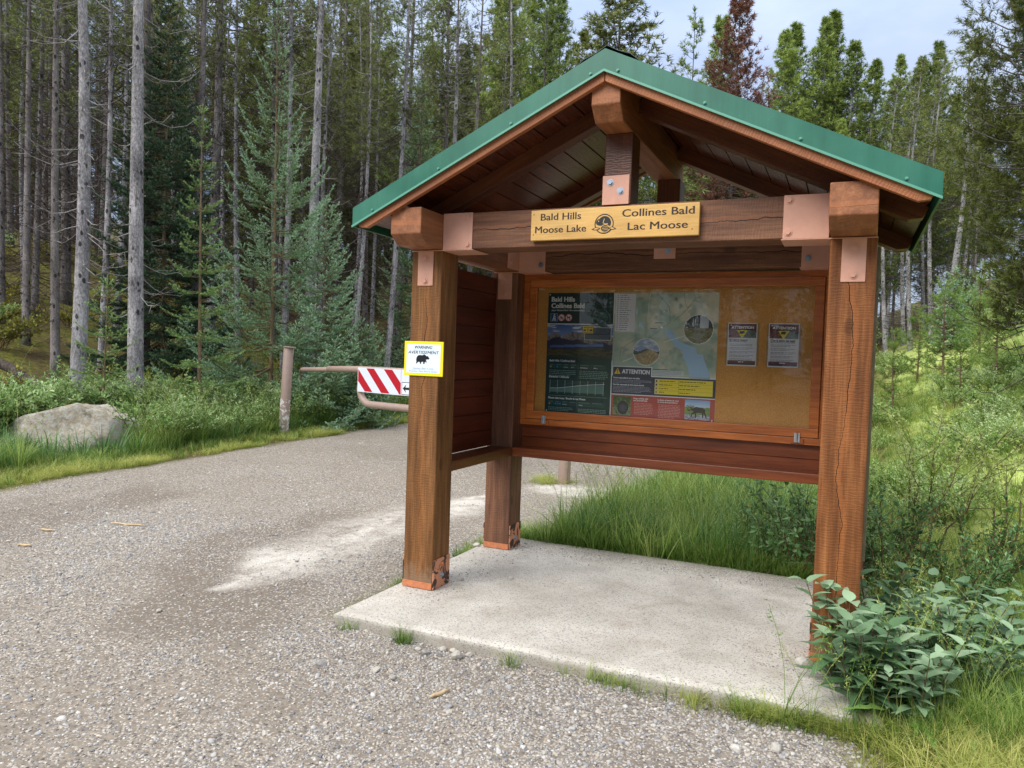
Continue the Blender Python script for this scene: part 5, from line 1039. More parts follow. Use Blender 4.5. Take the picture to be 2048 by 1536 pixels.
# the forest behind: many pines, each a copy of one of these
D1 = pine_kind(11, 17, .13, 6.5, 1.5, B_DARK, L_PINED, dead=(.8, 150), nb=120, npt=10, nl=.13, nw=.02)
D2 = pine_kind(12, 15, .11, 4.8, 1.4, B_DARK, L_PINE, dead=(.6, 130), nb=130, npt=10, nl=.13, nw=.02)
D3 = pine_kind(13, 19, .14, 8.5, 1.6, B_BROWN, L_PINED, dead=(.8, 160), nb=120, npt=10, nl=.13, nw=.02)
D4 = pine_kind(14, 13, .085, 4.0, 1.1, B_DARK, L_PINED, dead=(.5, 140), nb=110, npt=10, nl=.13, nw=.02)
D5 = pine_kind(15, 16, .11, 2.6, 1.7, B_DARK, L_PINED, dead=(.5, 90), nb=240, npt=12, nl=.2, nw=.034, tuft=9)
D6 = pine_kind(16, 13, .10, 1.4, 1.6, B_DARK, L_PINED, dead=(.5, 90), nb=240, npt=12, nl=.2, nw=.034, tuft=9)
placed = [polar(azpx(h[0]), h[1])[:2] for h in HERO]
def far_enough(x, y, m): return all((x - a) ** 2 + (y - b) ** 2 > m * m for a, b in placed)
cnt = 0; tries = 0
while cnt < 190 and tries < 12000:
    tries += 1; az = rg.uniform(-63, -17.5); d = 18.5 + 50 * rg.random() ** .9; x, y, z = polar(az, d)
    if gravel_mask(x, y) > .05 or edge_left(y) - x < 1.2 and y < 26: continue
    if not far_enough(x, y, .75 + d * .012): continue
    placed.append((x, y)); K = (D1, D2, D3, D4, D5, D6)[rg.integers(4) if d < 30 else rg.integers(6)]
    if d < 30 and rg.random() < .4: K = K4
    near = d < 27
    o = K.place((x, y, z - .1), rg.uniform(0, 6.28), rg.uniform(.85, 1.12), 'dark slender pine among the front ranks of the forest left of the kiosk' if near else 'dark slender pine deep in the forest left of the kiosk', 'tree', 'pines in the front ranks of the left forest' if near else 'pines deep in the left forest', lean=(rg.normal(0, .011), rg.normal(0, .011))); cnt += 1
# skyline trees beyond the kiosk roof
S1 = pine_kind(21, 16, .13, 4.2, 2.3, B_GREY, L_PINE, dead=(.8, 60), nb=410, npt=14, nl=.18, nw=.025, tuft=10, tp=.95, up=.9)
S2 = pine_kind(22, 15, .12, 3.2, 2.15, B_BROWN, L_PINE, dead=(.8, 50), nb=410, npt=14, nl=.18, nw=.025, tuft=10, tp=.95, up=1.0)
S3 = pine_kind(23, 17, .14, 5.5, 2.25, B_GREY, L_PINE, dead=(.8, 70), nb=410, npt=14, nl=.18, nw=.025, tuft=10, tp=.95, up=.85)
S5 = pine_kind(25, 16, .13, 3.5, 2.5, B_BROWN, L_BROWN, dead=(.8, 60), nb=410, npt=14, nl=.18, nw=.025, tuft=10, tp=.95)
S6 = pine_kind(26, 15, .11, 4.0, 2.1, B_DARK, L_PINED, dead=(.8, 60), nb=260, npt=15, nl=.17, nw=.026, tuft=10)
S7 = pine_kind(27, 15, .09, 4.0, 1.4, B_DARK, L_PINE, dead=(.8, 60), nb=90, npt=12, nl=.17, nw=.026, tuft=9)
_rowz = lambda px: 678.1 + (748.6 - 678.1) * px / 2048
def top_tree(K, H0, px, row, d, lab, R=None, grp='pines on the skyline beyond the kiosk'):
    az = azpx(px); x, y, z = polar(az, d); c = math.cos(math.radians(az + 24.32)); ztop = 1.666 + (_rowz(px) - row) / 1496.1 * d * c * 1.02
    sc = max(.4, (ztop - .45 - z) / H0); placed.append((x, y)); K.place((x, y, z - .1), rg.uniform(0, 6.28), sc * (R or 1), lab, 'tree', grp, scz=sc)
top_tree(S6, 15, 1205, -60, 26, 'large broad dark pine directly behind the roof peak', 1.5)
top_tree(S7, 15, 1355, 25, 36, 'thin sparse pine against the sky right of the roof peak')
top_tree(S5, 16, 1446, -25, 33, 'rusty brown dying pine right of the roof peak', 1.05)
for px, row, d, K, H0, lab in ((1408, 40, 35, S2, 15, 'green pine just left of the rusty brown pine'), (1540, 66, 37, S1, 16, 'pointed green pine first right of the rusty brown pine'), (1562, 58, 39, S2, 15, 'pointed green pine second right of the rusty brown pine'), (1612, 46, 38, S3, 17, 'left of the two tallest skyline pines right of the rusty pine'), (1634, 36, 39, S2, 15, 'right of the two tallest skyline pines right of the rusty pine'), (1678, 88, 38, S1, 16, 'pine with a blunt green top behind the pale spruce'), (1718, 124, 37, S2, 15, 'bushy dark-centred pine in the middle of the right skyline'), (1764, 116, 40, S3, 17, 'narrow pine left of a pair above the right roof slope'), (1806, 118, 41, S1, 16, 'narrow pine of a pair above the right roof slope'), (1846, 88, 40, S2, 15, 'tallest forked pine above the right end of the roof'), (1884, 190, 40, S1, 16, 'low pine between the tall forked pine and the sky gap'), (1922, 176, 43, S3, 17, 'last pine of the skyline before the bright sky gap'), (1085, -20, 34, S1, 16, 'tall green pine above the left side of the roof peak'), (1040, -70, 36, S3, 17, 'tall green pine above the middle left of the roof'), (1000, -60, 33, S2, 15, 'leafy pine left of the roof peak pines')):
    top_tree(K, H0, px, row, d, lab)
cnt = 0; tries = 0
while cnt < 46 and tries < 5000:
    tries += 1; px = rg.uniform(1130, 2010); az = azpx(px); d = rg.uniform(33, 58); x, y, z = polar(az, d)
    if not far_enough(x, y, 1.2): continue
    row = np.interp(px, [1130, 1250, 1300, 1420, 1500, 1600, 1700, 1880, 1940, 2010], [150, 170, 200, 130, 190, 130, 200, 210, 330, 330]) + rg.uniform(15, 110); K, H0 = ((S1, 16), (S2, 15), (S3, 17), (D3, 19))[rg.integers(4)]
    top_tree(K, H0, px, row, d, 'green pine filling the stand behind the right half of the roof', None, 'pines filling the stand behind the kiosk'); cnt += 1
for px, d, lab in ((1768, 31, 'bare pale trunk next to the right post'), (1803, 33, 'very thin white trunk right of the kiosk post'), (1817, 30, 'grey leaning trunk under the right eave'), (1858, 30, 'pale trunk right of the eave tip'), (1878, 29, 'tallest pale leaning trunk right of the kiosk'), (1905, 36, 'slender trunk behind the tallest pale leaning trunk'), (1843, 36, 'dark trunk behind the eave tip'), (1925, 38, 'slim pale trunk near the large right-hand pine')):
    az = azpx(px); x, y, z = polar(az, d); placed.append((x, y)); K4.place((x, y, z - .1), rg.uniform(0, 6), 1.02 if px != 1878 else 1.35, lab, 'tree', 'bare trunks right of the kiosk', scz=.72, lean=(0, .035 if px in (1817, 1878) else .01))
# the big pine cut by the right picture edge, and its neighbour
KB = pine_kind(31, 11, .13, 1.6, 1.7, B_BROWN, leafmat('warm_pine_needles', lin(62, 62, 26), lin(98, 108, 46), lin(152, 146, 72), .15), dead=(.8, 40), nb=380, npt=26, nl=.10, nw=.012, tuft=15)
x, y, z = polar(azpx(2070), 14.0); KB.place((x, y, z - .1), 1.0, 1.0, 'large dense pine cut by the right picture edge', 'tree')
x, y, z = polar(azpx(2085), 19.0); KB.place((x, y, z - .1), 3.2, .9, 'bushy pine behind the large pine at the right edge', 'tree')
# young spruces
for px, d, H_, R_s, leaf, seed, kw, lab in (
    (540, 17.6, 9.5, 2.5, L_BLUE, 41, dict(n_lev=19, per=5, dens=1.15, curl=.55, sparse=.10, prof=1.25, nl=.034, nw=.0105), 'big blue-green young spruce with upturned branches behind the gate post'),
    (648, 17.3, 5.2, 1.35, L_BLUE, 42, dict(n_lev=19, per=6, dens=1.15, droop=.05, nl=.034, nw=.0105), 'dense low blue-green spruce right of the big young spruce'),
    (398, 15.8, 6.4, .95, L_GREEN, 43, dict(n_lev=15, per=5, dens=1.3, droop=.12, curl=.16, prof=1.1, nl=.032, nw=.010), 'thin tall yellow-green spruce in front of the brownish trunk'),
    (205, 14.9, 2.9, .75, L_GREEN, 44, dict(n_lev=8, per=5, dens=1.1, curl=.1, nl=.030, nw=.009), 'small open spruce sapling between the two thick pale trunks'),
    (718, 17.6, 2.6, 1.0, L_BLUE, 45, dict(n_lev=13, per=7, dens=1.3, nl=.034, nw=.0105), 'low bushy spruce right behind the gate arm'),
    (325, 19.0, 9.0, 2.1, L_DKSPR, 46, dict(n_lev=28, per=7, dens=1.1, droop=.32, nl=.040, nw=.013), 'dark drooping spruce behind the thickest pale trunk'),
    (826, 22.0, 9.6, 1.45, L_BLUE, 47, dict(n_lev=26, per=6, dens=1.0, nl=.040, nw=.013), 'pointed blue-green spruce above the left end of the roof'),
    (1392, 24.0, 6.8, 1.25, L_BLUE, 48, dict(n_lev=20, per=7, dens=1.0, nl=.044, nw=.015), 'blue-green spruce seen through the right gable opening'),
    (1296, 25.0, 6.6, 1.4, L_GREEN, 49, dict(n_lev=20, per=7, dens=1.0, nl=.044, nw=.015), 'green spruce seen between the two king posts'),
    (1903, 26.0, 2.5, .65, L_BLUE, 50, dict(n_lev=18, per=7, dens=1.1, nl=.044, nw=.015, curl=.1), 'conical blue-green spruce on the bank right of the kiosk'),
    (1925, 28.0, 2.0, .55, L_BLUE, 51, dict(n_lev=16, per=7, dens=1.1, nl=.044, nw=.015, curl=.1), 'second conical spruce right behind the conical blue-green spruce'),
    (1640, 40.0, 14.6, 1.9, leafmat('pale_blue_spruce_needles', lin(84, 98, 84), lin(120, 138, 120), lin(160, 180, 160), .1), 52, dict(n_lev=36, per=7, dens=.7, nl=.07, nw=.026), 'pale grey-blue spruce spire in the right skyline')):
    x, y, z = polar(azpx(px), d); spruce_kind(seed, leaf, H=H_, R=R_s, r=.014 + .0045 * H_, **kw).place((x, y, z - .05), rg.uniform(0, 6), 1.0, lab, 'tree', 'young spruces')
# young pines on the right bank
YP = None
t, d_, c = pine_parts(61, 2.3, .03, .25, .5, nb=46, dead=(.1, 3), nl=.07, nw=.009, tuft=6, npt=26, up=.9, lean=.05); YP = Kind('young_pine', [('trunk', t, B_YOUNG, True), ('crown', c, leafmat('fresh_pine_needles', lin(70, 92, 38), lin(104, 134, 56), lin(150, 174, 92), .2), False)])
for px, d, sc, lab in ((1788, 18, .8, 'young bright green pine nearest the right post'), (1884, 20, 1.0, 'young bushy pine with an orange tuft below the pale leaning trunk'), (1833, 21, .8, 'small young pine between the two bushy young pines'), (1992, 17, .95, 'young pine near the large right-hand pine'), (1922, 17, .6, 'shortest young pine on the right bank'), (1955, 22, 1.0, 'young pine in front of the conical spruces')):
    x, y, z = polar(azpx(px), d); YP.place((x, y, z - .05), rg.uniform(0, 6), sc, lab, 'tree', 'young pines on the right bank')
# trees behind the photographer, mirrored in the case glass
for az, d in ((150, 38), (160, 34), (172, 37), (183, 33), (192, 38), (203, 35), (214, 37), (140, 36), (225, 39), (166, 42), (188, 43), (207, 43), (236, 36), (155, 45), (178, 46), (198, 47), (219, 45), (145, 40), (169, 36), (177, 38), (187, 36), (196, 34), (208, 37), (230, 39), (164, 39), (180, 41), (200, 40), (211, 41)):
    x, y, z = polar(az, d); (D5, D6)[int(az) % 2].place((x, y, z - .1), rg.uniform(0, 6), .95, 'pine standing across the clearing behind the photographer', 'tree', 'pines across the clearing')
# fallen logs
M_LOG = bark('weathered_log', lin(40, 34, 32), lin(78, 68, 62), lin(120, 110, 104))
for a_, b_, r, lab in (((-30, 17.2, .35), (118, 16.2, .12), .10, 'dark fallen trunk lying on the mossy slope at the left edge'), ((-40, 13.4, .10), (70, 13.2, .05), .07, 'pale thin fallen log low in the undergrowth at the left edge'), ((60, 13.6, .05), (150, 13.9, .06), .06, 'short brown fallen log at the foot of the leftmost thick trunk')):
    (x0, y0, z0), (x1, y1, z1) = polar(azpx(a_[0]), a_[1]), polar(azpx(b_[0]), b_[1]); P = np.linspace([x0, y0, z0 + a_[2] + r], [x1, y1, z1 + b_[2] + r], 7); P[1:-1] += rg.normal(0, .02, (5, 3)); mb = MB(); mb.tube(P, np.linspace(r, r * .7, 7), 10)
    for k in range(5): i = rg.integers(1, 6); dd = nrm(rg.normal(size=3) + [0, 0, .6]); mb.tube([P[i], P[i] + dd * rg.uniform(.2, .5)], [.014, .005], 4)
    tag(mb.build('fallen_log', M_LOG, None, True), lab, 'log')

# ------------------------------------------------------------------ shrubs, herbs, grass
def leaf_mb(mb, base, d, up, L, w, rg, t, fold=.25, curl=.35, n=4, tooth=0.0):
    """one leaf blade, folded along its midrib and curling at the tip"""
    d = nrm(np.asarray(d, float)); s = nrm(np.cross(d, up)); u = np.cross(s, d); q = np.linspace(0, 1, n + 1); wd = w * np.sin(np.pi * np.clip(q, .03, .985) ** .72) ** .9 * (1.08 - .3 * q); wd[0] = w * .06; wd[-1] = .0
    if tooth: wd = wd * (1 + tooth * np.where(np.arange(n + 1) % 2, .6, -.6))
    mid = base + d * (L * q)[:, None] - u * (curl * L * q ** 2)[:, None]; lf = mid + s * wd[:, None] * .5 + u * (fold * wd)[:, None] * .5; rt = mid - s * wd[:, None] * .5 + u * (fold * wd)[:, None] * .5; V = np.vstack([mid, lf, rt]); k = n + 1; Q = []
    for i in range(n): Q += [(i, i + 1, k + i + 1, k + i), (i, 2 * k + i, 2 * k + i + 1, i + 1)]
    mb.add(V, quads=Q, a=t)
def leaves(mb, P, d, L, w, rg, t):
    """many small leaves at once: two-triangle blades"""
    P = np.asarray(P); k = len(P); d = nrm(d); s = nrm(np.cross(d, rg.normal(size=(k, 3)) * .6 + [0, 0, 1.0])); u = np.cross(s, d); L = np.broadcast_to(L, (k,))[:, None]; w = np.broadcast_to(w, (k,))[:, None]
    V = np.stack([P, P + d * L * .5 + s * w * .5 + u * w * .12, P + d * L - u * L * .10, P + d * L * .5 - s * w * .5 + u * w * .12], 1).reshape(-1, 3); b = np.arange(k)[:, None] * 4; mb.add(V, np.concatenate([b + [[0, 1, 2]], b + [[0, 2, 3]]]), a=np.repeat(np.clip(t, 0, 1), 4))
def shrub_kind(seed, name, H, R, ns, leaf, L, w, nl, upright=.8, side=4, stem=B_STEM):
    rg = np.random.default_rng(seed); sm = MB(); lm = MB(); PP = []; DD = []; TT = []
    for i in range(ns):
        a = rg.uniform(0, 6.28); r0 = R * .25 * math.sqrt(rg.random()); o = np.array([math.cos(a) * r0, math.sin(a) * r0, 0]); a2 = a + rg.normal(0, .5); h = H * rg.uniform(.6, 1.05); sp = R * rg.uniform(.3, 1.0); q = np.linspace(0, 1, 7); C_ = o + np.outer(q ** 1.3 * sp, [math.cos(a2), math.sin(a2), 0]); C_[:, 2] = h * (q ** upright) - .03; C_[1:] += rg.normal(0, .012, (6, 3)) * H; sm.tube(C_, np.linspace(.004 + .005 * H, .0018, 7), 5, cap=False); paths = [(C_, h)]
        for j in range(side):
            u = rg.uniform(.25, .9); c = np.array([np.interp(u, q, C_[:, k]) for k in range(3)]); dd = nrm(np.array([math.cos(a2), math.sin(a2), .9]) + rg.normal(0, .7, 3)); dd[2] = abs(dd[2]); l2 = h * rg.uniform(.18, .42); Q = np.array([c, c + dd * l2 * .5 + rg.normal(0, .01, 3), c + dd * l2 + [0, 0, .06 * l2]]); sm.tube(Q, [.0035, .0025, .0012], 4, cap=False); paths.append((Q, l2))
        for C2, l2 in paths:
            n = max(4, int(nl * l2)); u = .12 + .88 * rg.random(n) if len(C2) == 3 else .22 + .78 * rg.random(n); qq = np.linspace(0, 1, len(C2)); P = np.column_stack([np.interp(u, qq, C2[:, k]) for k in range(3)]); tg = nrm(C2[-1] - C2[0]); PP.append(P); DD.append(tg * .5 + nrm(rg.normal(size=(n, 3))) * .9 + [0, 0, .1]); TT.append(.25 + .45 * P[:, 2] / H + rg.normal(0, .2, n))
    PP = np.vstack(PP); DD = np.vstack(DD); TT = np.concatenate(TT); k = len(PP); leaves(lm, PP, DD, L * rg.uniform(.6, 1.2, k), w * rg.uniform(.7, 1.2, k), rg, TT); return Kind(name, [('stems', sm, stem, True), ('leaves', lm, leaf, False)])
SH = [shrub_kind(70 + k, 'shrub', .95, .66, 13 + 2 * k, L_SHRUB, .082 - .010 * k, .036 - .004 * k, 32, .85, 5) for k in range(4)]
used = {}
def put_shrub(K, px, d, sc, lab, grp, dz=-.02):
    x, y, z = polar(azpx(px), d); K.place((x, y, z + dz), rg.uniform(0, 6.28), sc, lab, 'shrub', grp)
for px in np.arange(-60, 880, 22):
    for rowd in (0, 1, 2):
        p = px + rg.uniform(-9, 9); 
        a = azpx(p); d = None
        for dd in np.arange(8, 24, .1):
            xx, yy, _ = polar(a, dd)
            if edge_left(yy) - xx > .75 + rowd * 1.05 + rg.uniform(0, .25): d = dd; break
        if d is None or (rowd == 0 and p < 290): continue
        if rowd == 1 and p < 290: d += 1.1
        put_shrub(SH[rg.integers(4)], p, d, rg.uniform(.8, 1.2) * (1.0 if rowd else .8), 'leafy grey-green shrub in the thicket along the left side of the road', 'shrubs along the left side of the road')
GM = [shrub_kind(90 + k, 'shrub', .42, .75, 24, (L_MOSS, L_MOSS, L_SHRUB)[k], .05, .03, 70, .7, 4) for k in range(3)]
for k in range(70):
    az = rg.uniform(-62, -33); d = rg.uniform(14.5, 32); x, y, z = polar(az, d)
    if edge_left(y) - x < 2.5: continue
    GM[rg.integers(3)].place((x, y, z - .03), rg.uniform(0, 6), rg.uniform(.8, 1.7), 'low mossy yellow-green bush under the pines left of the road', 'shrub', 'low bushes on the forest floor')
# right of the kiosk: tall willows, deep green bushes at their feet, pale bank shrubs
WL = [shrub_kind(100 + k, 'willow', 1.45, .62, 5, L_WILLOW, .055 + .012 * k, .018 + .004 * k, 52, .9, 8, B_YOUNG) for k in range(3)]
for sx, sy, sc, lab in ((3.45, 2.55, .9, 'spindly willow right behind the right post'), (4.05, 2.5, .95, 'forked willow in the middle of the right thicket'), (4.9, 3.3, .9, 'willow near the right picture edge'), (3.62, 4.0, 1.0, 'taller willow further back beside the kiosk'), (4.6, 1.75, .6, 'low yellowish willow at the right picture edge')):
    WL[rg.integers(3)].place((sx, sy, float(terrain(sx, sy)) - .03), rg.uniform(0, 6), sc, lab, 'shrub', 'willows right of the kiosk')
DB = [shrub_kind(110 + k, 'bush', .85, .62, 14, L_DEEP, .078 - .02 * k, .034 - .008 * k, 38, .8, 4) for k in range(2)]
for sx, sy, sc, lab in ((3.22, 1.55, .95, 'deep green bush pressing against the right side of the kiosk'), (3.55, 1.05, .8, 'deep green bush right of the right post'), (3.75, 1.75, .9, 'deep green bush below the willows'), (2.50, 1.98, .85, 'deep green bush overhanging the back right corner of the pad'), (2.80, 1.92, .9, 'deep green bush under the back rail beside the right post'), (3.05, 2.3, .9, 'deep green bush behind the rear right post'), (4.3, 2.0, .8, 'deep green bush at the right picture edge'), (3.12, .75, .55, 'small bush hugging the outer face of the right post'), (2.25, 2.45, .6, 'low bush in the tall grass behind the kiosk')):
    DB[rg.integers(2)].place((sx, sy, float(terrain(sx, sy)) - .03), rg.uniform(0, 6), sc, lab, 'shrub', 'deep green bushes round the right post')
PB = [shrub_kind(120 + k, 'shrub', .7, .8, 26, leafmat('pale_bank_shrub_leaves%s' % ('', '_greener')[k], lin(108, 142, 66), lin(158, 190, 108), lin(212, 228, 178), .4), .055, .026, 60, .75, 4) for k in range(2)]
for k in range(52):
    px = rg.uniform(1752, 2100); d = rg.uniform(8.5, 20) if k < 42 else rg.uniform(20, 30); x, y, z = polar(azpx(px), d); PB[rg.integers(2)].place((x, y, z - .03), rg.uniform(0, 6), rg.uniform(.4, .85), 'pale leafy shrub on the grassy bank right of the kiosk', 'shrub', 'pale shrubs on the right bank')
# undergrowth far behind the kiosk, seen under and beside it
for k in range(26):
    px = rg.uniform(880, 1760); d = rg.uniform(27, 40); x, y, z = polar(azpx(px), d); SH[rg.integers(4)].place((x, y, z - .03), rg.uniform(0, 6), rg.uniform(1.0, 1.9), 'leafy undergrowth shrub far behind the kiosk', 'shrub', 'undergrowth behind the kiosk')
# leafy herbs round the foot of the right post
def herb_kind(seed, ns=4):
    rg = np.random.default_rng(seed); sm = MB(); lm = MB()
    for i in range(ns):
        a = rg.uniform(0, 6.28); h = rg.uniform(.24, .44); ln = rg.uniform(.1, .45); q = np.linspace(0, 1, 5); C_ = np.outer(q ** 1.4 * h * ln, [math.cos(a), math.sin(a), 0]) + np.outer(q * h, [0, 0, 1.0]) + np.array([math.cos(a), math.sin(a), 0]) * .03; sm.tube(C_, np.linspace(.0035, .002, 5), 5)
        nd = rg.integers(6, 9)
        for k in range(nd):
            u = .10 + .90 * k / (nd - 1); c = np.array([np.interp(u, q, C_[:, j]) for j in range(3)]); tw = a + k * 1.57 + rg.normal(0, .25)
            for sgn in (0, math.pi):
                up_ = .35 + .5 * u + rg.normal(0, .15); d = np.array([math.cos(tw + sgn), math.sin(tw + sgn), up_]); leaf_mb(lm, c, d, np.array([0, 0, 1.0]), rg.uniform(.085, .15) * (1.05 - .3 * u), rg.uniform(.036, .056), rg, np.clip(.22 + .45 * u + rg.normal(0, .2), 0, 1), .28, rg.uniform(.2, .55), 5)
    return Kind('leafy_herb', [('stems', sm, B_STEM, True), ('leaves', lm, L_HERB, True)])
HB_ = [herb_kind(130 + k) for k in range(4)]
HP = [(2.79, -.12), (2.93, -.05), (2.88, -.22), (3.02, -.17), (3.08, -.30), (2.97, -.34), (3.14, -.12), (3.20, -.24), (3.25, -.02), (3.12, .05), (3.30, -.16), (3.38, .06), (3.22, .16), (3.34, .24), (3.46, .18), (3.05, .22), (3.16, .34), (3.28, .44), (3.52, .36), (3.44, .52), (3.62, .22), (3.05, .45), (3.10, -.42), (2.92, .02), (3.18, -.40), (3.05, -.42), (3.26, -.32), (2.99, -.42), (3.30, -.26), (3.16, -.20), (3.48, -.10), (3.58, .08), (3.70, .30), (3.55, .55), (3.66, .66), (3.40, .75), (3.80, .50), (3.22, -.44)]
for k, (sx, sy) in enumerate(HP):
    sx -= .0; sy -= .07
    if sx < 2.86: continue
    on = sx < 3.07 and sy > -.6; HB_[k % 4].place((sx, sy, max(0.0 if on else -9, float(terrain(sx, sy))) - .01), rg.uniform(0, 6), rg.uniform(.75, 1.35) * (1.0 if sx < 3.25 else .95), 'dull blue-green broad-leaved herb in the clump at the foot of the right post', 'plant', 'leafy herbs at the right post')
# light green toothed weeds
def weed_mb(seed, n=7):
    rg = np.random.default_rng(seed); lm = MB()
    for k in range(n): a = k * 6.28 / n + rg.normal(0, .3); leaf_mb(lm, np.array([0, 0, .01]), np.array([math.cos(a), math.sin(a), rg.uniform(.3, 1.1)]), np.array([0, 0, 1.0]), rg.uniform(.20, .36), rg.uniform(.05, .075), rg, rg.uniform(.4, .9), .2, rg.uniform(.3, .9), 12, .55)
    return lm
for sx, sy, sc, lab in ((3.20, -.47, 1.1, 'light green toothed weed rising in front of the herb clump'), (3.48, -.30, 1.1, 'light green toothed weed at the right picture edge'), (3.42, -.62, .8, 'small toothed weed low in the front right grass')):
    o = weed_mb(140 + int(sx * 100)).build('toothed_weed', L_WEED, None, True); o.location = (sx, sy, float(terrain(sx, sy))); o.scale = (sc,) * 3; tag(o, lab, 'plant')
for k in range(26):
    sx, sy = rg.uniform(.4, 2.9), rg.uniform(1.85, 3.4); o = weed_mb(300 + k, 5).build('toothed_weed', L_WEED if k % 2 else L_DEEP, None, True); o.location = (sx, sy, float(terrain(sx, sy))); o.scale = (rg.uniform(.6, 1.25),) * 3; tag(o, 'broad-leaved weed among the tall grass behind the pad', 'plant', 'weeds in the grass behind the pad')
for k in range(12):
    sx, sy = rg.uniform(3.35, 4.3), rg.uniform(-.75, 1.2); o = weed_mb(330 + k, 6).build('toothed_weed', (L_WEED, L_DEEP, L_HERB)[k % 3], None, True); o.location = (sx, sy, float(terrain(sx, sy))); o.scale = (rg.uniform(.45, .8),) * 3; tag(o, 'low broad-leaved weed in the grass right of the herb clump', 'plant', 'weeds right of the herb clump')
def tall_mb(seed):
    rg = np.random.default_rng(seed); sm = MB(); lm = MB(); h = .55; q = np.linspace(0, 1, 6); C_ = np.column_stack([.04 * q ** 2, .02 * q, h * q]); sm.tube(C_, np.linspace(.004, .002, 6), 5)
    for k in range(34): u = .2 + .8 * k / 33; a = k * 2.4; c = np.array([np.interp(u, q, C_[:, j]) for j in range(3)]); leaf_mb(lm, c, np.array([math.cos(a), math.sin(a), .15 + .7 * u]), np.array([0, 0, 1.0]), .13 * (1.15 - .5 * u), .014, rg, .35 + .3 * u, .15, .5, 4)
    return Kind('narrow_leaved_plant', [('stem', sm, B_STEM, True), ('leaves', lm, L_DEEP, True)])
KT = tall_mb(150)
for sx, sy, sc, lab in ((2.01, 1.98, .85, 'narrow-leaved dark plant in the grass at the back edge of the pad'), (2.32, 2.25, .7, 'narrow-leaved plant half hidden in the tall grass behind the pad'), (3.82, 1.5, .7, 'narrow-leaved plant in the grass right of the herbs'), (-7.55, 3.75, .8, 'narrow-leaved plant growing against the right end of the boulder')): KT.place((sx, sy, float(terrain(sx, sy))), rg.uniform(0, 6), sc, lab, 'plant', 'narrow-leaved plants')
# grass
def tuft(seed, n, h, spread, lean_, w, mat_, heads=0):
    rg = np.random.default_rng(seed); mb = MB()
    for i in range(n):
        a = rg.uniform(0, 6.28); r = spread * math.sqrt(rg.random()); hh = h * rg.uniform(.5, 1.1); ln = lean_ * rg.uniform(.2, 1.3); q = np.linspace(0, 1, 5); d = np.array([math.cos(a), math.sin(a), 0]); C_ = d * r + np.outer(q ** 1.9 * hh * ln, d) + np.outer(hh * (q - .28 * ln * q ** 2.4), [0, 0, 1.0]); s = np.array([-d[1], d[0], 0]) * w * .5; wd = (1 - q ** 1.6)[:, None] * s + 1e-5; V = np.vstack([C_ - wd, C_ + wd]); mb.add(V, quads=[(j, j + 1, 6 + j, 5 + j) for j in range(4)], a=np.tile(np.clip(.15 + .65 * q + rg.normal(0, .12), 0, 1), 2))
    for i in range(heads):
        a = rg.uniform(0, 6.28); hh = h * rg.uniform(1.3, 1.9); q = np.linspace(0, 1, 5); d = np.array([math.cos(a), math.sin(a), 0]); C_ = np.outer(q ** 2 * hh * .35, d) + np.outer(hh * (q - .08 * q ** 2), [0, 0, 1.0]); mb.tube(C_, [.0012] * 5, 3, a=.8, cap=False)
        k = 16; u = rg.uniform(.72, 1, k); P = np.column_stack([np.interp(u, q, C_[:, j]) for j in range(3)]); needles(mb, P, P + rg.normal(0, .02, (k, 3)) + [0, 0, .01], 2, .014, .005, .7, rg, .95)
    return mb.build('grass_tuft', mat_, None, False, link=False)
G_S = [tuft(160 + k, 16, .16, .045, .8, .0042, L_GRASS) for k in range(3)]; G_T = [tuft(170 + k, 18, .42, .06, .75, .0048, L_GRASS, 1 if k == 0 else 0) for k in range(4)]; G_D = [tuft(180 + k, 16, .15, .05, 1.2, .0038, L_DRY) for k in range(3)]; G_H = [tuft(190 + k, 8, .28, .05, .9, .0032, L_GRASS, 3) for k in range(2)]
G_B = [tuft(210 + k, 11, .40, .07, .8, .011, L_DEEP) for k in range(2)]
def lay(name, protos, x, y, s0, s1, seed, sink=.005):
    rg = np.random.default_rng(seed); n = len(x); z = terrain(x, y); onp = (x > -.06) & (x < 3.05) & (y > -.6) & (y < 1.75); k = ~onp & (np.hypot((x + 8.05) * 1.0, y - 2.75) > (1.15 if 'tall' in name else .5)) & (np.hypot(x + 8.4, y - 3.42) > .9); x, y, z = x[k], y[k], z[k]; n = len(x); return scatter(name, protos, np.column_stack([x, y, z - sink]), np.column_stack([rg.normal(0, .12, n), rg.normal(0, .12, n), rg.uniform(0, 6.28, n)]), rg.uniform(s0, s1, n), seed=seed)
rg = np.random.default_rng(500)
# left verge: straw at the gravel edge, taller green behind
n = 16000; y = rg.uniform(-2, 13, n); t = rg.gamma(1.6, .42, n) - .15; x = edge_left(y) - t; k = rg.random(n) < np.clip(2.4 * fb(x, y, 1.3, 31) - .85, 0.03, .8); lay('dry_grass', G_D, x[k & (t < .8)], y[k & (t < .8)], .6, 1.35, 1)
n = 9000; y = rg.uniform(-2, 14, n); t = rg.gamma(2.4, .72, n) - .1; x = edge_left(y) - t; k = (rg.random(n) < np.clip(1.6 * fb(x, y, .9, 41) - .1, 0, 1)); a = k & (t < .9); lay('short_grass', G_S, x[a], y[a], .8, 1.5, 2); a = k & (t > .5) & (t < 5); lay('tall_grass', G_T, x[a], y[a], .7, 1.7, 3)
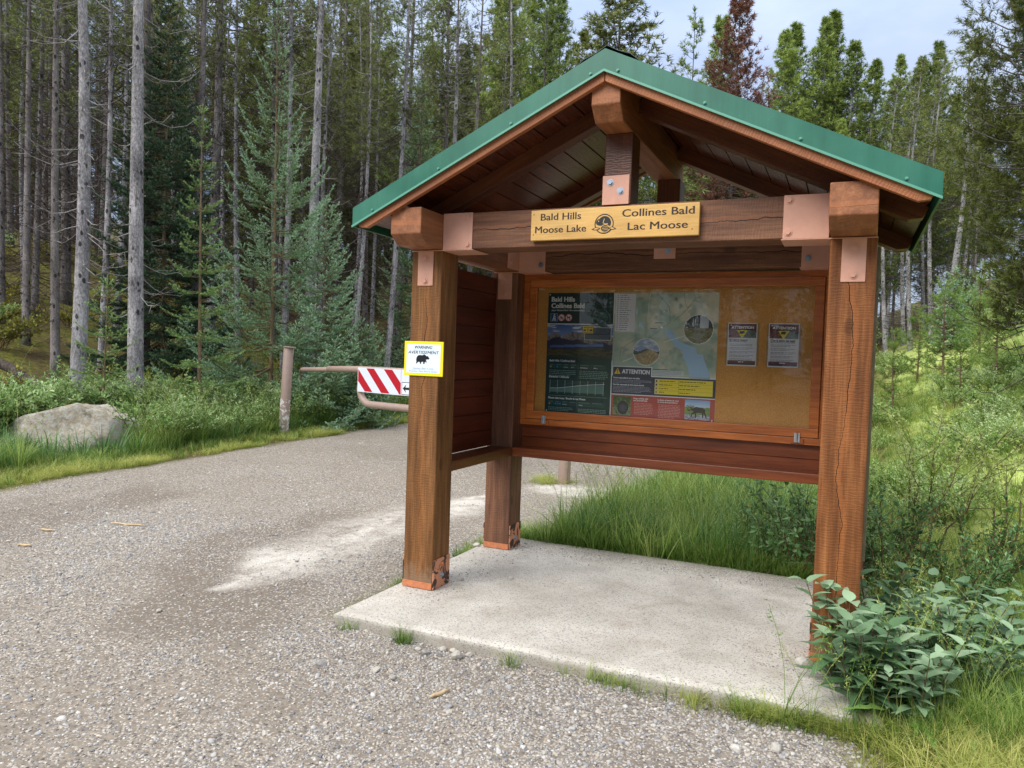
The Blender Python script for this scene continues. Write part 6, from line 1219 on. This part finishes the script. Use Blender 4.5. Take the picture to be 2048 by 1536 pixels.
# behind the pad
n = 3000; y = rg.uniform(1.5, 8.5, n); x = edge_right(y) + rg.gamma(2.2, .55, n) - .15; k = (x < 3.3) & (y > 1.74) & (rg.random(n) < np.clip(2.6 * fb(x, y, 1.5, 61) - .6, .05, 1)); f_ = np.clip((x - edge_right(y)) * 1.2, 0, 1); lay('tall_grass', G_T, x[k & (f_ > .35)], y[k & (f_ > .35)], .6, 1.55, 4); k2 = k & (f_ <= .5) & (y < 6); lay('short_grass', G_S, x[k2], y[k2], .8, 1.5, 5)
n = 900; y = rg.uniform(1.8, 7, n); x = edge_right(y) + rg.gamma(2.4, .6, n) + .2; k = (x < 3.3) & (rg.random(n) < np.clip(2.6 * fb(x, y, 1.5, 81) - .6, 0, 1)); lay('broad_grass', G_B, x[k], y[k], .6, 1.4, 16)
n = 1800; y = rg.uniform(-1, 12, n); x = edge_left(y) - rg.gamma(2.4, .6, n) - .4; lay('broad_grass', G_B, x, y, .6, 1.5, 17)
x = rg.uniform(.0, 2.6, 700); y = 1.80 + np.abs(rg.normal(0, .13, 700)); lay('short_grass', G_S, x, y, .9, 1.7, 6)
# right bank
n = 9000; x = rg.uniform(2.95, 8.0, n); y = rg.uniform(.2, 18, n) ; k = rg.random(n) < np.clip(1.5 * fb(x, y, .8, 51) - .1, 0, 1); k3 = rg.random(n) < .6; lay('tall_grass', G_T, x[k & k3], y[k & k3], .5, .95, 7); lay('dry_grass', G_D, x[k & ~k3], y[k & ~k3], .9, 1.8, 8)
n = 1300; x = rg.uniform(3.06, 4.6, n); y = rg.uniform(-.75, 2.2, n); k = x - 3.08 > .25 * (rg.random(n) - .3); lay('tall_grass', G_T, x[k], y[k], .45, .9, 9); 
n = 1300; x = rg.uniform(2.9, 4.4, n); y = rg.uniform(-1.5, -.35, n); k = (x > 3.08 + .5 * (rg.random(n) - .5) - .4 * (y + .7)) ; lay('dry_grass', G_D, x[k], y[k], .6, 1.2, 10)
# fringe along the front of the pad
X = []; Y = []
for cx, wx, m in ((2.20, .06, 14), (2.50, .08, 44), (2.74, .09, 60), (1.88, .08, 8), (3.0, .08, 50)): X.append(rg.normal(cx, wx, m)); Y.append(-.70 + .075 * (X[-1] / 3) - np.abs(rg.normal(0, .05, m)))
X = np.concatenate(X); Y = np.concatenate(Y); k = X < 3.3; h2 = rg.random(len(X)) < .35; lay('dry_grass', G_D, X[k & ~h2], Y[k & ~h2], .5, 1.05, 11); lay('short_grass', G_S, X[k & h2], Y[k & h2], .5, 1.0, 12)
X = np.concatenate([rg.normal(.46, .03, 12), rg.normal(.05, .03, 3), rg.normal(1.15, .05, 4), rg.normal(1.75, .12, 10), -.07 - np.abs(rg.normal(0, .03, 90)), -.1 - np.abs(rg.normal(0, .05, 70))]); Y = np.concatenate([-.70 - np.abs(rg.normal(0, .02, 12)), rg.normal(-.73, .02, 3), rg.normal(-.71, .02, 4), rg.normal(-.66, .02, 10), rg.uniform(.05, .75, 90), rg.uniform(1.0, 1.75, 70)]); lay('short_grass', G_S, X, Y, .45, .95, 13)
X = rg.normal(-.95, .16, 60); Y = rg.normal(5.2, .18, 60); lay('dry_grass', G_D, X, Y, .6, 1.1, 14)
X = np.concatenate([rg.uniform(3.0, 3.5, 12), rg.uniform(2.55, 3.05, 6)]); Y = np.concatenate([rg.uniform(-.3, .8, 12), rg.uniform(-.72, -.64, 6)]); lay('seeding_grass', G_H, X, Y, .8, 1.35, 15)
